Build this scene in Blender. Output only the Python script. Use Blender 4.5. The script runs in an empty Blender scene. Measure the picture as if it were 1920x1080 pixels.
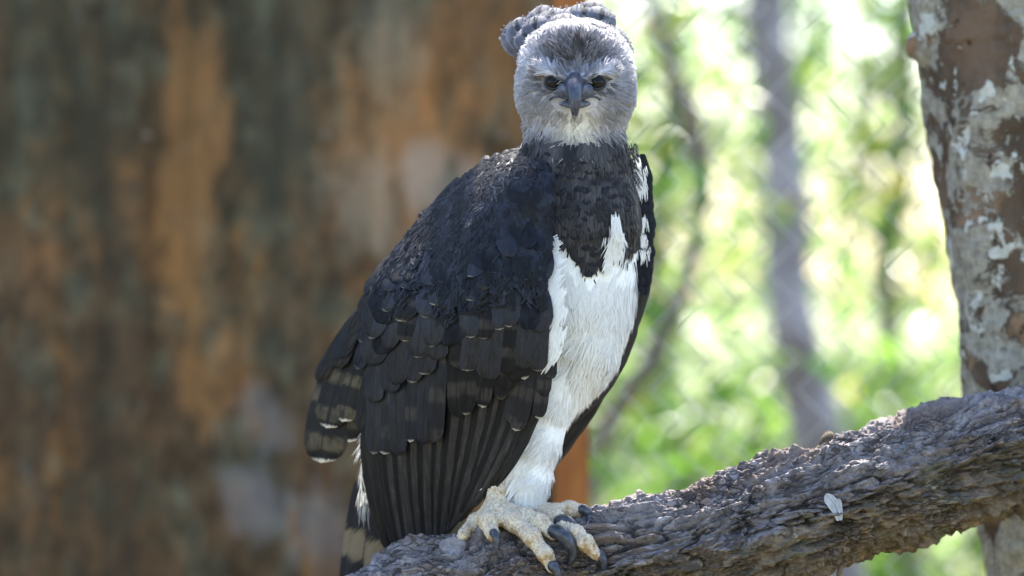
import bpy, math, random
import numpy as np
from mathutils import Vector, Matrix
from mathutils.bvhtree import BVHTree

rng = np.random.default_rng(11)
random.seed(11)
R = math.radians
scene = bpy.context.scene
col = scene.collection

# ------------------------------------------------------------------ camera
CAMD = 6.0                 # metres from the camera to the perch
S = 1.70 / 1920            # metres per photo pixel on the perch plane
ZC = 2.0                   # camera height
cam_d = bpy.data.cameras.new('camera')
cam_d.sensor_width = 36.0
cam_d.lens = 36.0 * CAMD / 1.70
cam_d.clip_start = 0.05
cam_d.clip_end = 3000
cam_d.dof.use_dof = True
cam_d.dof.focus_distance = CAMD - 0.09
cam_d.dof.aperture_fstop = cam_d.lens / 80.0      # 80 mm wide entrance pupil
cam_d.dof.aperture_blades = 0
cam = bpy.data.objects.new('camera', cam_d)
col.objects.link(cam)
cam.location = (0, -CAMD, ZC)
cam.rotation_euler = (R(90), 0, 0)
scene.camera = cam

# ------------------------------------------------------------------ sky, sun, exposure
SUN_EL, SUN_AZ = R(55), R(8)      # azimuth measured from +Y (away from the camera) towards +X
world = bpy.data.worlds.new('World')
scene.world = world
world.use_nodes = True
wn = world.node_tree.nodes
sky = wn.new('ShaderNodeTexSky')
sky.sky_type = 'NISHITA'
sky.sun_disc = False
sky.sun_elevation = SUN_EL
sky.sun_rotation = SUN_AZ
sky.air_density = 1.0
sky.dust_density = 1.5
world.node_tree.links.new(sky.outputs[0], wn['Background'].inputs[0])
wn['Background'].inputs[1].default_value = 0.11
sun_d = bpy.data.lights.new('sun', 'SUN')
sun_d.energy = 5.0
sun_d.angle = R(0.53)
sun_d.color = (1.0, 0.95, 0.86)
sun = bpy.data.objects.new('sun', sun_d)
col.objects.link(sun)
sdir = Vector((math.sin(SUN_AZ) * math.cos(SUN_EL), math.cos(SUN_AZ) * math.cos(SUN_EL), math.sin(SUN_EL)))
sun.rotation_euler = sdir.to_track_quat('Z', 'Y').to_euler()
sun.location = sdir * 30
scene.view_settings.view_transform = 'Standard'
scene.view_settings.look = 'None'
scene.view_settings.gamma = 1.0
scene.view_settings.exposure = 2.42
scene.render.engine = 'CYCLES'
scene.cycles.use_denoising = True
scene.cycles.max_bounces = 6
scene.cycles.diffuse_bounces = 3
scene.cycles.glossy_bounces = 2
scene.cycles.transmission_bounces = 3
scene.cycles.transparent_max_bounces = 6
scene.cycles.caustics_reflective = False
scene.cycles.caustics_refractive = False


# ------------------------------------------------------------------ helpers
def at(px, py, y):
    """photo pixel (1920 x 1080) + depth behind the perch plane -> world points (N,3)"""
    px, py, y = np.broadcast_arrays(np.asarray(px, float), np.asarray(py, float), np.asarray(y, float))
    k = S * (CAMD + y) / CAMD
    return np.stack([(px - 960) * k, y, ZC + (540 - py) * k], -1)


def to_px(p):
    p = np.asarray(p, float)
    k = S * (CAMD + p[..., 1]) / CAMD
    return p[..., 0] / k + 960, 540 - (p[..., 2] - ZC) / k


def hash3(ix, iy, iz, seed=0):
    h = (ix.astype(np.int64) * 374761393 + iy.astype(np.int64) * 668265263 + iz.astype(np.int64) * 2147483647 + seed * 1274126177) & 0xffffffff
    h = ((h ^ (h >> 13)) * 1274126177) & 0xffffffff
    h = (h ^ (h >> 16)) & 0xffffffff
    h = (h * 2246822519) & 0xffffffff
    h = h ^ (h >> 15)
    return (h & 0xffffff) / float(0xffffff)


def vnoise(p, seed=0):
    p = np.asarray(p, float)
    i = np.floor(p).astype(np.int64)
    f = p - i
    f = f * f * f * (f * (f * 6 - 15) + 10)
    r = 0
    for dx in (0, 1):
        for dy in (0, 1):
            for dz in (0, 1):
                w = (f[..., 0] if dx else 1 - f[..., 0]) * (f[..., 1] if dy else 1 - f[..., 1]) * (f[..., 2] if dz else 1 - f[..., 2])
                r = r + w * hash3(i[..., 0] + dx, i[..., 1] + dy, i[..., 2] + dz, seed)
    return r * 2 - 1


def fbm(p, oct=4, seed=0, gain=0.5):
    r, a, q = 0, 1.0, np.asarray(p, float)
    for o in range(oct):
        r = r + a * vnoise(q, seed + o * 17)
        q = q * 2.03 + 11.3
        a *= gain
    return r


def voronoi(p, seed=0):
    """F1, F2 and a random value of the nearest cell"""
    i = np.floor(p).astype(np.int64)
    f1 = np.full(p.shape[:-1], 9.0); f2 = f1.copy(); cid = f1.copy()
    for dx in (-1, 0, 1):
        for dy in (-1, 0, 1):
            for dz in (-1, 0, 1):
                c = i + np.array([dx, dy, dz])
                q = np.stack([c[..., k] + hash3(c[..., 0], c[..., 1], c[..., 2], seed + k * 7) for k in range(3)], -1)
                d = np.sqrt(((p - q) ** 2).sum(-1))
                v = hash3(c[..., 0], c[..., 1], c[..., 2], seed + 99)
                near = d < f1
                f2 = np.where(near, f1, np.minimum(f2, d))
                cid = np.where(near, v, cid)
                f1 = np.where(near, d, f1)
    return f1, f2, cid


def sstep(a, b, x):
    t = np.clip((x - a) / (b - a), 0, 1)
    return t * t * (3 - 2 * t)


def unit(v):
    return v / np.maximum(np.linalg.norm(v, axis=-1, keepdims=True), 1e-9)


def obj(name, verts, faces, mat=None, parent=None, smooth=True, cols=None, uv=None, origin=None, normals=None):
    """link ONE mesh object; verts are world coordinates; parts share their thing's origin"""
    verts = np.asarray(verts, float)
    if parent is not None:
        org = np.array(parent['_o'])
    else:
        org = np.array(origin if origin is not None else (0, 0, 0), float)
    me = bpy.data.meshes.new(name)
    if isinstance(faces, np.ndarray):
        n, k = faces.shape
        me.vertices.add(len(verts)); me.vertices.foreach_set('co', (verts - org).ravel())
        me.loops.add(n * k); me.loops.foreach_set('vertex_index', faces.ravel().astype(np.int32))
        me.polygons.add(n); me.polygons.foreach_set('loop_start', np.arange(0, n * k, k, dtype=np.int32))
        me.polygons.foreach_set('loop_total', np.full(n, k, np.int32))
        me.update(calc_edges=True)
    else:
        me.from_pydata((verts - org).tolist(), [], [list(map(int, f)) for f in faces])
    if smooth:
        me.polygons.foreach_set('use_smooth', np.ones(len(me.polygons), bool))
    if cols is not None:
        a = me.color_attributes.new('col', 'FLOAT_COLOR', 'POINT')
        c = np.ones((len(verts), 4)); c[:, :3] = np.asarray(cols)[:, :3]
        a.data.foreach_set('color', c.ravel())
    if uv is not None:
        l = me.uv_layers.new(name='UVMap')
        idx = np.zeros(len(me.loops), np.int32); me.loops.foreach_get('vertex_index', idx)
        l.data.foreach_set('uv', np.asarray(uv)[idx].ravel())
    if normals is not None:
        me.normals_split_custom_set_from_vertices(normals.tolist())
    if mat: me.materials.append(mat)
    o = bpy.data.objects.new(name, me)
    col.objects.link(o)
    if parent is not None:
        o.parent = parent
    else:
        o.location = org
    o['_o'] = tuple(float(v) for v in org)
    return o


def empty(name, loc, label, cat, group=None):
    o = bpy.data.objects.new(name, None)
    col.objects.link(o)
    o.location = loc
    o['_o'] = tuple(float(v) for v in loc)
    o['label'] = label; o['category'] = cat
    if group: o['group'] = group
    o.empty_display_size = 0.1
    return o


def tag(o, label, cat, group=None):
    o['label'] = label; o['category'] = cat
    if group: o['group'] = group
    return o


def grid_faces(nu, nv, close_v=False):
    """quads of a (nu, nv) vertex grid"""
    a = np.arange(nu * nv).reshape(nu, nv)
    if close_v:
        b = np.roll(a, -1, axis=1)
        return np.stack([a[:-1], b[:-1], b[1:], a[1:]], -1).reshape(-1, 4)
    return np.stack([a[:-1, :-1], a[:-1, 1:], a[1:, 1:], a[1:, :-1]], -1).reshape(-1, 4)


def spline(pts, n):
    """Catmull-Rom through pts (K, d) sampled at n points"""
    P = np.asarray(pts, float)
    P = np.vstack([2 * P[0] - P[1], P, 2 * P[-1] - P[-2]])
    t = np.linspace(0, len(P) - 3, n)
    i = np.minimum(np.floor(t).astype(int), len(P) - 4)
    f = (t - i)[:, None]
    p0, p1, p2, p3 = P[i], P[i + 1], P[i + 2], P[i + 3]
    return 0.5 * (2 * p1 + (p2 - p0) * f + (2 * p0 - 5 * p1 + 4 * p2 - p3) * f ** 2 + (3 * p1 - p0 - 3 * p2 + p3) * f ** 3)


def tube(path, radii, ns=10, cap=True, squash=1.0):
    path = np.asarray(path, float); n = len(path)
    tan = unit(np.gradient(path, axis=0))
    ref = np.eye(3)[np.argmin(np.abs(tan).max(0))]
    u = unit(np.cross(tan, ref)); v = np.cross(tan, u)
    a = np.linspace(0, 2 * np.pi, ns, endpoint=False)
    V = path[:, None] + (np.cos(a)[None, :, None] * u[:, None] + np.sin(a)[None, :, None] * v[:, None] * squash) * np.asarray(radii, float)[:, None, None]
    F = [tuple(f) for f in grid_faces(n, ns, True)]
    V = V.reshape(-1, 3)
    if cap:
        F.append(tuple(range(ns))[::-1]); F.append(tuple(range((n - 1) * ns, n * ns)))
    return V, F


def merge(parts):
    V, F, o = [], [], 0
    for v, f in parts:
        V.append(np.asarray(v)); F += [tuple(i + o for i in q) for q in f]; o += len(v)
    return np.vstack(V), F


def box(x0, x1, y0, y1, z0, z1):
    V = [(x, y, z) for x in (x0, x1) for y in (y0, y1) for z in (z0, z1)]
    F = [(0, 1, 3, 2), (4, 6, 7, 5), (0, 4, 5, 1), (2, 3, 7, 6), (0, 2, 6, 4), (1, 5, 7, 3)]
    return np.array(V, float), F


# ------------------------------------------------------------------ materials
class NT:
    def __init__(s, name):
        s.m = bpy.data.materials.new(name); s.m.use_nodes = True
        s.t = s.m.node_tree; s.n = s.t.nodes; s.b = s.n['Principled BSDF']; s.out = s.n['Material Output']

    def __call__(s, kind, **kw):
        nd = s.n.new('ShaderNode' + kind)
        for k, v in kw.items():
            if k in nd.inputs:
                s.set(nd.inputs[k], v)
            else:
                setattr(nd, k, v)
        return nd

    def set(s, inp, v):
        if isinstance(v, bpy.types.NodeSocket): s.t.links.new(v, inp)
        else: inp.default_value = v

    def math(s, op, a, b=0.0, c=0.0, clamp=False):
        nd = s.n.new('ShaderNodeMath'); nd.operation = op; nd.use_clamp = clamp
        for i, v in enumerate((a, b, c)): s.set(nd.inputs[i], v)
        return nd.outputs[0]

    def mix(s, f, a, b, mode='MIX'):
        nd = s.n.new('ShaderNodeMix'); nd.data_type = 'RGBA'; nd.blend_type = mode
        for k, v in ((0, f), (6, a), (7, b)):
            if not isinstance(v, bpy.types.NodeSocket) and k and len(v) == 3: v = (*v, 1)
            s.set(nd.inputs[k], v)
        return nd.outputs[2]

    def ramp(s, f, lo, hi):
        nd = s.n.new('ShaderNodeMapRange'); nd.clamp = True; nd.interpolation_type = 'SMOOTHSTEP'
        s.set(nd.inputs[0], f); s.set(nd.inputs[1], lo); s.set(nd.inputs[2], hi)
        return nd.outputs[0]

    def noise(s, vec=None, scale=5.0, detail=4.0, rough=0.55, dist=0.0, sc3=None):
        if sc3 is not None:
            mp = s.n.new('ShaderNodeMapping'); mp.inputs['Scale'].default_value = sc3
            s.set(mp.inputs['Vector'], vec); vec = mp.outputs[0]
        nd = s.n.new('ShaderNodeTexNoise')
        if vec is not None: s.set(nd.inputs['Vector'], vec)
        nd.inputs['Scale'].default_value = scale; nd.inputs['Detail'].default_value = detail
        nd.inputs['Roughness'].default_value = rough; nd.inputs['Distortion'].default_value = dist
        return nd.outputs[0]

    def bump(s, h, strength=0.5, dist=0.01):
        nd = s.n.new('ShaderNodeBump'); nd.inputs['Strength'].default_value = strength; nd.inputs['Distance'].default_value = dist
        s.set(nd.inputs['Height'], h); s.t.links.new(nd.outputs[0], s.b.inputs['Normal'])
        return nd

    def coord(s, which='Object'):
        return s.n.new('ShaderNodeTexCoord').outputs[which]

    def base(s, c, rough=0.6, spec=0.4):
        s.set(s.b.inputs['Base Color'], (*c, 1) if not isinstance(c, bpy.types.NodeSocket) else c)
        s.set(s.b.inputs['Roughness'], rough); s.b.inputs['Specular IOR Level'].default_value = spec
        return s


def attr_mat(name, rough=0.8, spec=0.2, transl=0.0, var=0.25, sheen=0.0):
    """colour from the mesh's own colour attribute, with fine variation"""
    t = NT(name)
    a = t('Attribute', attribute_name='col').outputs[0]
    n = t.noise(t.coord(), 160, 3)
    c = t.mix(1.0, a, t.mix(n, (1 - var,) * 3, (1 + var,) * 3), 'MULTIPLY')
    t.base(c, rough, spec)
    if sheen:
        t.b.inputs['Sheen Weight'].default_value = sheen
    if transl:
        tr = t('BsdfTranslucent', Color=c)
        mx = t('MixShader'); mx.inputs[0].default_value = transl
        t.t.links.new(t.b.outputs[0], mx.inputs[1]); t.t.links.new(tr.outputs[0], mx.inputs[2])
        t.t.links.new(mx.outputs[0], t.out.inputs[0])
    return t.m


def feather_mat(name, base, sheen_col, edge=(0.3, 0.28, 0.25), edge_amt=0.5, bar=None, bar_amt=0.0, bar_n=5.0, mott=None, mott_amt=0.0, rough=0.5, spec=0.15, phase=0.0, rphase=6.0, barmin=0.25, streak=0.0, side=0.25, side_col=None, slant=46.0, web_shade=0.0, edge_all=False):
    t = NT(name)
    uv = t.coord('UV')
    sep = t('SeparateXYZ', Vector=uv)
    u, v = sep.outputs[0], sep.outputs[1]
    au = t.math('ABSOLUTE', t.math('SUBTRACT', u, 0.5))
    rnd = t('ObjectInfo').outputs['Random']
    # barbs slanting away from the shaft
    ph = t.math('SUBTRACT', t.math('MULTIPLY', v, 60.0), t.math('MULTIPLY', au, slant))
    cv = t('CombineXYZ', X=ph, Y=t.math('MULTIPLY', u, 2.0), Z=t.math('MULTIPLY', rnd, 50.0)).outputs[0]
    barb = t.noise(cv, 1.3, 3)
    cv2 = t('CombineXYZ', X=t.math('MULTIPLY', v, 4.0), Y=t.math('MULTIPLY', u, 3.0), Z=t.math('MULTIPLY', rnd, 90.0)).outputs[0]
    big = t.noise(cv2, 1.2, 4)
    c = t.mix(t.ramp(big, 0.35, 0.7), base, sheen_col)
    if mott:
        m = t.ramp(t.noise(cv2, 2.6, 5, 0.7), 0.45, 0.65)
        if web_shade:                                 # paler outer half; dark inner half also paints shade between overlapping feathers
            m = t.math('MULTIPLY', t.math('MULTIPLY_ADD', m, 1 - web_shade, web_shade), t.ramp(u, 0.56, 0.46))
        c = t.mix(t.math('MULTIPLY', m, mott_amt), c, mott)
    if bar:
        w = t.math('SINE', t.math('ADD', t.math('ADD', t.math('MULTIPLY', v, bar_n * 6.283), t.math('MULTIPLY_ADD', rnd, rphase, phase)), t.math('MULTIPLY', barb, 1.8)))
        wf = t.math('MULTIPLY', t.ramp(w, 0.15, 0.75), bar_amt)
        wf = t.math('MULTIPLY', wf, t.ramp(big, barmin, barmin + 0.35))
        c = t.mix(wf, c, bar)
    c = t.mix(1.0, c, t.mix(barb, (0.65,) * 3, (1.35,) * 3), 'MULTIPLY')
    sh = t.ramp(au, 0.035, 0.012)
    c = t.mix(t.math('MULTIPLY', sh, 0.6), c, tuple(x * 0.35 for x in base))
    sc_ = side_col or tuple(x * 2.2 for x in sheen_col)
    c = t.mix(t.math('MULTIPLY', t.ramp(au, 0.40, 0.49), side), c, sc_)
    if streak:                                  # dark wedge along the shaft towards the tip
        wd = t.math('MULTIPLY', t.ramp(v, 0.45, 0.8), 0.10)
        sk = t.ramp(t.math('SUBTRACT', au, wd), 0.03, -0.03)
        c = t.mix(t.math('MULTIPLY', sk, streak), c, tuple(x * 0.3 for x in base))
    # pale worn rim at the tip
    rim = t.ramp(t.math('ADD', v, t.math('MULTIPLY', t.math('SUBTRACT', barb, 0.5), 0.05)), 0.965, 0.99)
    rim = t.math('MULTIPLY', rim, t.math('MULTIPLY', edge_amt, 1.0 if edge_all else t.ramp(t.math('FRACT', t.math('MULTIPLY', rnd, 7.3)), 0.30, 0.9)))
    c = t.mix(rim, c, edge)
    t.base(c, rough, spec)
    t.bump(t.math('ADD', barb, t.math('MULTIPLY', sh, 0.8)), 0.5, 0.0012)
    return t.m


def simple_mat(name, c1, c2, scale=20, rough=0.6, spec=0.4, bump=0.3, bdist=0.004, sc3=(1, 1, 1), detail=5):
    t = NT(name)
    n = t.noise(t.coord(), scale, detail, 0.6, sc3=sc3)
    t.base(t.mix(t.ramp(n, 0.3, 0.7), c1, c2), rough, spec)
    if bump: t.bump(n, bump, bdist)
    return t.m

# ================================================================== THE SETTING
# ---- ground: one sheet to the horizon
t = NT('forest_floor')
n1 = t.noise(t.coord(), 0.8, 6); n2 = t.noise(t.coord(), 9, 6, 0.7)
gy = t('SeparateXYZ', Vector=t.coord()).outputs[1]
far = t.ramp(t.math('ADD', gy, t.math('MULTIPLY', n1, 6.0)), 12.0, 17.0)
c = t.mix(t.ramp(n1, 0.35, 0.65), (0.13, 0.10, 0.07), (0.09, 0.105, 0.05))  # near floor coloured darker, as if shaded, to weaken light bounced at the bird
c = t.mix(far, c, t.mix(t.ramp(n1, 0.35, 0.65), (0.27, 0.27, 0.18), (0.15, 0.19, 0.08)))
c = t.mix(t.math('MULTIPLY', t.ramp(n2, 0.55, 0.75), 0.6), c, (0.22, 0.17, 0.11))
t.base(c, 0.9, 0.2); t.bump(n2, 0.6, 0.03)
gx = np.concatenate([-np.geomspace(1500, 12, 14), np.linspace(-10, 10, 41), np.geomspace(12, 1500, 14)])
gX, gY = np.meshgrid(gx, gx, indexing='ij')
gZ = np.where(np.hypot(gX, gY) < 40, 0.06 * fbm(np.stack([gX * 0.5, gY * 0.5, gX * 0], -1), 3, 5), 0) - 0.04
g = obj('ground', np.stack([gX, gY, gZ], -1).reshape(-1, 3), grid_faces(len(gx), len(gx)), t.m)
g['kind'] = 'structure'

# ---- rusted corrugated wall behind the bird
t = NT('rusted_painted_sheet')
oc = t.coord()
n_big = t.noise(oc, 1.0, 4, 0.6, sc3=(1.7, 1, 0.35))
n_str = t.noise(oc, 1.0, 6, 0.65, sc3=(15, 1, 0.9))
n_blt = t.noise(oc, 1.0, 6, 0.7, sc3=(8, 8, 5))
n_pat = t.noise(oc, 1.0, 5, 0.6, sc3=(4.2, 4, 1.7))
c = t.mix(t.ramp(n_big, 0.38, 0.62), (0.040, 0.036, 0.021), (0.125, 0.074, 0.036))
c = t.mix(t.math('MULTIPLY', t.ramp(n_str, 0.47, 0.72), 0.6), c, (0.060, 0.033, 0.018))
c = t.mix(t.math('MULTIPLY', t.ramp(n_pat, 0.52, 0.68), 0.8), c, (0.30, 0.15, 0.052))
c = t.mix(t.math('MULTIPLY', t.ramp(n_blt, 0.47, 0.66), 0.75), c, (0.125, 0.135, 0.095))
n_pale = t.noise(oc, 1.0, 5, 0.7, sc3=(7, 5, 4.5), dist=0.6)
c = t.mix(t.math('MULTIPLY', t.ramp(n_pale, 0.60, 0.72), 0.45), c, (0.38, 0.37, 0.34))
sw = t('SeparateXYZ', Vector=oc)
wob_ = t.math('MULTIPLY', t.math('SUBTRACT', t.noise(oc, 1.0, 6, 0.7, sc3=(11, 4, 5)), 0.5), 7.5)
def stain(px_, py_, rx_, ry_):
    k_ = S * (CAMD + 2.6) / CAMD
    cx_, cz_ = (px_ - 960) * k_ + 2.2, ZC + (540 - py_) * k_
    dx = t.math('DIVIDE', t.math('SUBTRACT', sw.outputs[0], cx_), rx_ * k_); dz = t.math('DIVIDE', t.math('SUBTRACT', sw.outputs[2], cz_), ry_ * k_)
    return t.ramp(t.math('ADD', t.math('ADD', t.math('MULTIPLY', dx, dx), t.math('MULTIPLY', dz, dz)), wob_), 1.9, -0.3)
c = t.mix(1.0, c, t.mix(t.ramp(t.noise(oc, 1.0, 6, 0.75, sc3=(16, 10, 11)), 0.35, 0.65), (0.36, 0.38, 0.36), (1.22, 1.18, 1.10)), 'MULTIPLY')
for q_, col_, am_ in [((110, 120, 190, 330), (0.042, 0.046, 0.028), 0.8), ((230, 620, 70, 560), (0.045, 0.032, 0.018), 0.75), ((530, 250, 95, 420), (0.055, 0.060, 0.040), 0.75), ((60, 900, 170, 260), (0.055, 0.034, 0.018), 0.6),
                      ((365, 330, 62, 300), (0.34, 0.165, 0.055), 0.85), ((760, 230, 120, 170), (0.40, 0.20, 0.075), 0.85), ((700, 380, 90, 90), (0.30, 0.24, 0.17), 0.8), ((400, 700, 50, 90), (0.36, 0.17, 0.055), 0.8), ((960, 60, 120, 200), (0.30, 0.15, 0.055), 0.6),
                      ((60, 480, 80, 60), (0.20, 0.095, 0.04), 0.6), ((490, 790, 55, 60), (0.27, 0.26, 0.26), 0.5), ((480, 940, 60, 70), (0.30, 0.29, 0.30), 0.55), ((600, 990, 60, 90), (0.27, 0.26, 0.27), 0.5), ((810, 340, 70, 60), (0.42, 0.39, 0.35), 0.6), ((740, 70, 60, 140), (0.17, 0.20, 0.16), 0.6)]:
    c = t.mix(t.math('MULTIPLY', stain(*q_), am_ * 0.68), c, col_)
t.base(c, 0.75, 0.25); t.bump(n_blt, 0.4, 0.01)
M_sheet = t.m
M_rust = simple_mat('bright_rust', (0.38, 0.15, 0.045), (0.26, 0.095, 0.03), 9, 0.85, 0.2, 0.3, 0.004, (3, 3, 0.7))
M_dark_rust = simple_mat('dark_rust', (0.10, 0.05, 0.03), (0.05, 0.03, 0.02), 12, 0.85, 0.2)
YW = 2.6
kW = S * (CAMD + YW) / CAMD
xw1 = (1105 - 960) * kW
wall = empty('corrugated_wall', (-2.2, YW, 0), 'rusted corrugated metal wall with flaking green paint behind the eagle', 'wall')
per, sheet_w = 0.21, 0.84
M_BOLT = simple_mat('bolt_steel', (0.12, 0.10, 0.09), (0.2, 0.15, 0.1), 60, 0.6, 0.4, 0)
for i in range(8):
    x1 = xw1 - 0.07 - i * sheet_w
    xs = np.linspace(x1 - sheet_w - 0.04, x1, 85)
    zs = np.array([0.02, 0.6, 1.2, 1.8, 2.4, 3.0, 3.6, 4.2])
    prof = 0.016 * np.tanh(2.2 * np.sin((xs - xw1) / per * 2 * np.pi)) / np.tanh(2.2)
    X, Z = np.meshgrid(xs, zs, indexing='ij')
    Yg = YW + prof[:, None] + 0.004 * (i % 2) + 0.010 * fbm(np.stack([X * 1.2, Z * 1.1, X * 0 + i], -1), 2, 3)
    front = np.stack([X, Yg, Z], -1).reshape(-1, 3)
    back = front + np.array([0, 0.0015, 0])
    f = grid_faces(len(xs), len(zs))
    obj('sheet', np.vstack([front, back]), np.vstack([f, f[:, ::-1] + len(front)]), M_sheet, wall)
for z in (0.5, 2.36, 3.9):
    V, F = box(xw1 - 6.9, xw1 - 0.05, YW + 0.045, YW + 0.10, z - 0.04, z + 0.04)
    obj('rail', V, F, M_dark_rust, wall, smooth=False)
    for j in range(14):                       # roofing bolts in the valleys
        bx_ = xw1 - 0.05 - 0.158 - j * per * 2
        V, F = tube(np.array([[bx_, YW - 0.050, z], [bx_, YW - 0.046, z], [bx_, YW - 0.02, z]]), [0.007, 0.011, 0.011], 6)
        obj('bolt', V, F, M_BOLT, wall)

# ---- chain-link fence carrying on from the wall's end post
YF = 1.6
kF = S * (CAMD + YF) / CAMD
xf0 = (1103 - 960) * kF
fence = empty('chain_link_fence', (2.2, YF, 0), 'galvanised chain-link fence with an orange rusted end post, right behind the eagle', 'fence')
V, F = box(xf0 - 63 * kF, xf0, YF - 0.03, YF + 0.04, 0.0, 4.5)
o = obj('end_post', V, F, M_rust, fence, smooth=False); o['label'] = 'square post of bright orange rust'
M_galv = simple_mat('galvanised_wire', (0.50, 0.51, 0.53), (0.36, 0.36, 0.37), 40, 0.4, 0.5, 0)
M_galv.node_tree.nodes['Principled BSDF'].inputs['Metallic'].default_value = 0.15
pit = 0.062
nz = 68
zz = np.arange(nz + 1) * pit + 0.05
zig = np.stack([np.where(np.arange(nz + 1) % 2 == 0, 0.0, pit) + 0.0, np.where(np.arange(nz + 1) % 2 == 0, -0.002, 0.002), zz], -1)
Vz, Fz = tube(zig, np.full(nz + 1, 0.0019), 4, cap=False)
wire0 = None
for i in range(66):
    xo = xf0 + 0.005 + i * pit
    if wire0 is None:
        wire0 = obj('wire', Vz + np.array([0, 0, 0]) + np.array(fence['_o']) , Fz, M_galv, fence)
        w = wire0
    else:
        w = wire0.copy(); col.objects.link(w); w.parent = fence
    w.location = (xo - fence['_o'][0], 0.004 * (i % 2), 0)
for x in (xf0 + 2.05, xf0 + 4.15):
    V, F = tube(np.array([[x, YF + 0.045, -0.1], [x, YF + 0.045, 2], [x, YF + 0.045, 4.5]]), [0.03] * 3, 12)
    obj('fence_post', V, F, M_galv, fence)
V, F = tube(np.array([[xf0, YF + 0.02, 4.33], [xf0 + 2, YF + 0.02, 4.33], [xf0 + 4.2, YF + 0.02, 4.33]]), [0.021] * 3, 10)
obj('top_rail', V, F, M_galv, fence)

# ---- trees
def bark_mat(name, c1, c2, c3, lich=None):
    t = NT(name)
    oc = t.coord()
    n = t.noise(oc, 6, 6, 0.65, sc3=(1, 1, 0.35)); m = t.noise(oc, 3.0, 5, 0.6)
    c = t.mix(t.ramp(n, 0.35, 0.65), c1, c2)
    c = t.mix(t.ramp(m, 0.48, 0.62), c, c3)
    t.base(c, 0.85, 0.2); t.bump(n, 0.5, 0.02)
    return t.m

def leaf_material(name, transl=0.6, rough=0.30):
    t = NT(name)
    a = t('Attribute', attribute_name='col').outputs[0]
    t.base(a, rough, 0.5)
    tc = t.mix(1.0, a, (1.55, 1.95, 1.15), 'MULTIPLY')
    tr = t('BsdfTranslucent', Color=tc)
    mx = t('MixShader'); mx.inputs[0].default_value = transl
    t.t.links.new(t.b.outputs[0], mx.inputs[1]); t.t.links.new(tr.outputs[0], mx.inputs[2])
    t.t.links.new(mx.outputs[0], t.out.inputs[0])
    return t.m
M_leaf = leaf_material('broad_leaf')

def leaves(centres, n, spread, size, palette, weights, seed, flat=0.5):
    """n folded leaves gathered in clumps round the centres"""
    r = np.random.default_rng(seed)
    C = np.asarray(centres, float)
    ci = r.integers(0, len(C), n)
    sp = spread * (0.5 + r.random(len(C)))[ci][:, None]
    P = C[ci] + r.normal(0, 1, (n, 3)) * sp * np.array([1, 1, 0.7])
    L = size * (0.55 + 0.9 * r.random(n))[:, None]
    d = r.normal(0, 1, (n, 3)); d[:, 2] = d[:, 2] * 0.5 - 0.35; d = unit(d)
    up = r.normal(0, flat, (n, 3)) + np.array([0, 0, 1.0])
    side = unit(np.cross(d, up)); nrm = np.cross(side, d)
    w = L * (0.22 + 0.14 * r.random(n))[:, None]
    V = np.stack([P, P + d * L * 0.4 + side * w + nrm * w * 0.35, P + d * L * 0.45, P + d * L * 0.4 - side * w + nrm * w * 0.35, P + d * L - nrm * L * 0.12], 1).reshape(-1, 3)
    b = (np.arange(n) * 5)[:, None, None]
    F = (np.array([[0, 2, 1], [0, 3, 2], [1, 2, 4], [2, 3, 4]])[None] + b).reshape(-1, 3)
    pal = np.asarray(palette, float)
    k = r.choice(len(pal), n, p=np.asarray(weights) / np.sum(weights))
    cc = pal[k] * (0.7 + 0.6 * r.random(n))[:, None]
    return V, F, np.repeat(cc, 5, 0)

GREENS = [(0.085, 0.145, 0.035), (0.12, 0.18, 0.045), (0.16, 0.21, 0.055), (0.05, 0.10, 0.03), (0.34, 0.24, 0.05), (0.18, 0.19, 0.10)]
GW = [4, 5, 4, 2, 0.45, 0.8]

def tree(name, label, trunk_path, r0, r1, limbs, bark, crown, n_leaf, spread, size, seed, group='trees beyond the fence', weights=GW):
    """tapered trunk, limbs (each: start fraction, end point, radius) and a crown of leaf clumps round the crown points"""
    tp = spline(trunk_path, 26)
    tp = tp + 0.25 * r0 * fbm(tp * 2.1, 2, seed)[:, None] * np.array([1, 1, 0])
    T = empty(name, tp[0], label, 'tree', group)
    rad = np.linspace(r0, r1, 26) * (1 + 0.10 * vnoise(tp * 4, seed)); rad[0] *= 1.3
    V, F = tube(tp, rad, 12)
    obj('trunk', V, F, bark, T)
    for fr, end, lr in limbs:
        s = tp[int(fr * 25)]; e = np.asarray(end, float)
        mid = (s + e) / 2 + np.array([0, 0, 0.12 * np.linalg.norm(e - s)]) + 0.12 * np.linalg.norm(e - s) * np.random.default_rng(seed + int(fr * 100)).normal(0, 0.6, 3)
        V, F = tube(spline([s, mid, e], 10), np.linspace(lr, lr * 0.25, 10), 7)
        obj('limb', V, F, bark, T)
    V, F, C = leaves(crown, n_leaf, spread, size, GREENS, weights, seed)
    o = obj('crown', V, F, M_leaf, T, smooth=False, cols=C)
    return T

def px3(px, py, y):
    return at(px, py, y).reshape(3)

M_pale_bark = bark_mat('pale_grey_bark', (0.27, 0.25, 0.28), (0.17, 0.15, 0.15), (0.34, 0.32, 0.37))
M_dark_bark = bark_mat('dark_brown_bark', (0.16, 0.135, 0.125), (0.20, 0.175, 0.165), (0.12, 0.10, 0.09))
def crown_pts(n, px0, px1, py0, py1, y0, y1, seed):
    r = np.random.default_rng(seed)
    return at(px0 + (px1 - px0) * r.random(n), py0 + (py1 - py0) * r.random(n), y0 + (y1 - y0) * r.random(n))

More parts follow.
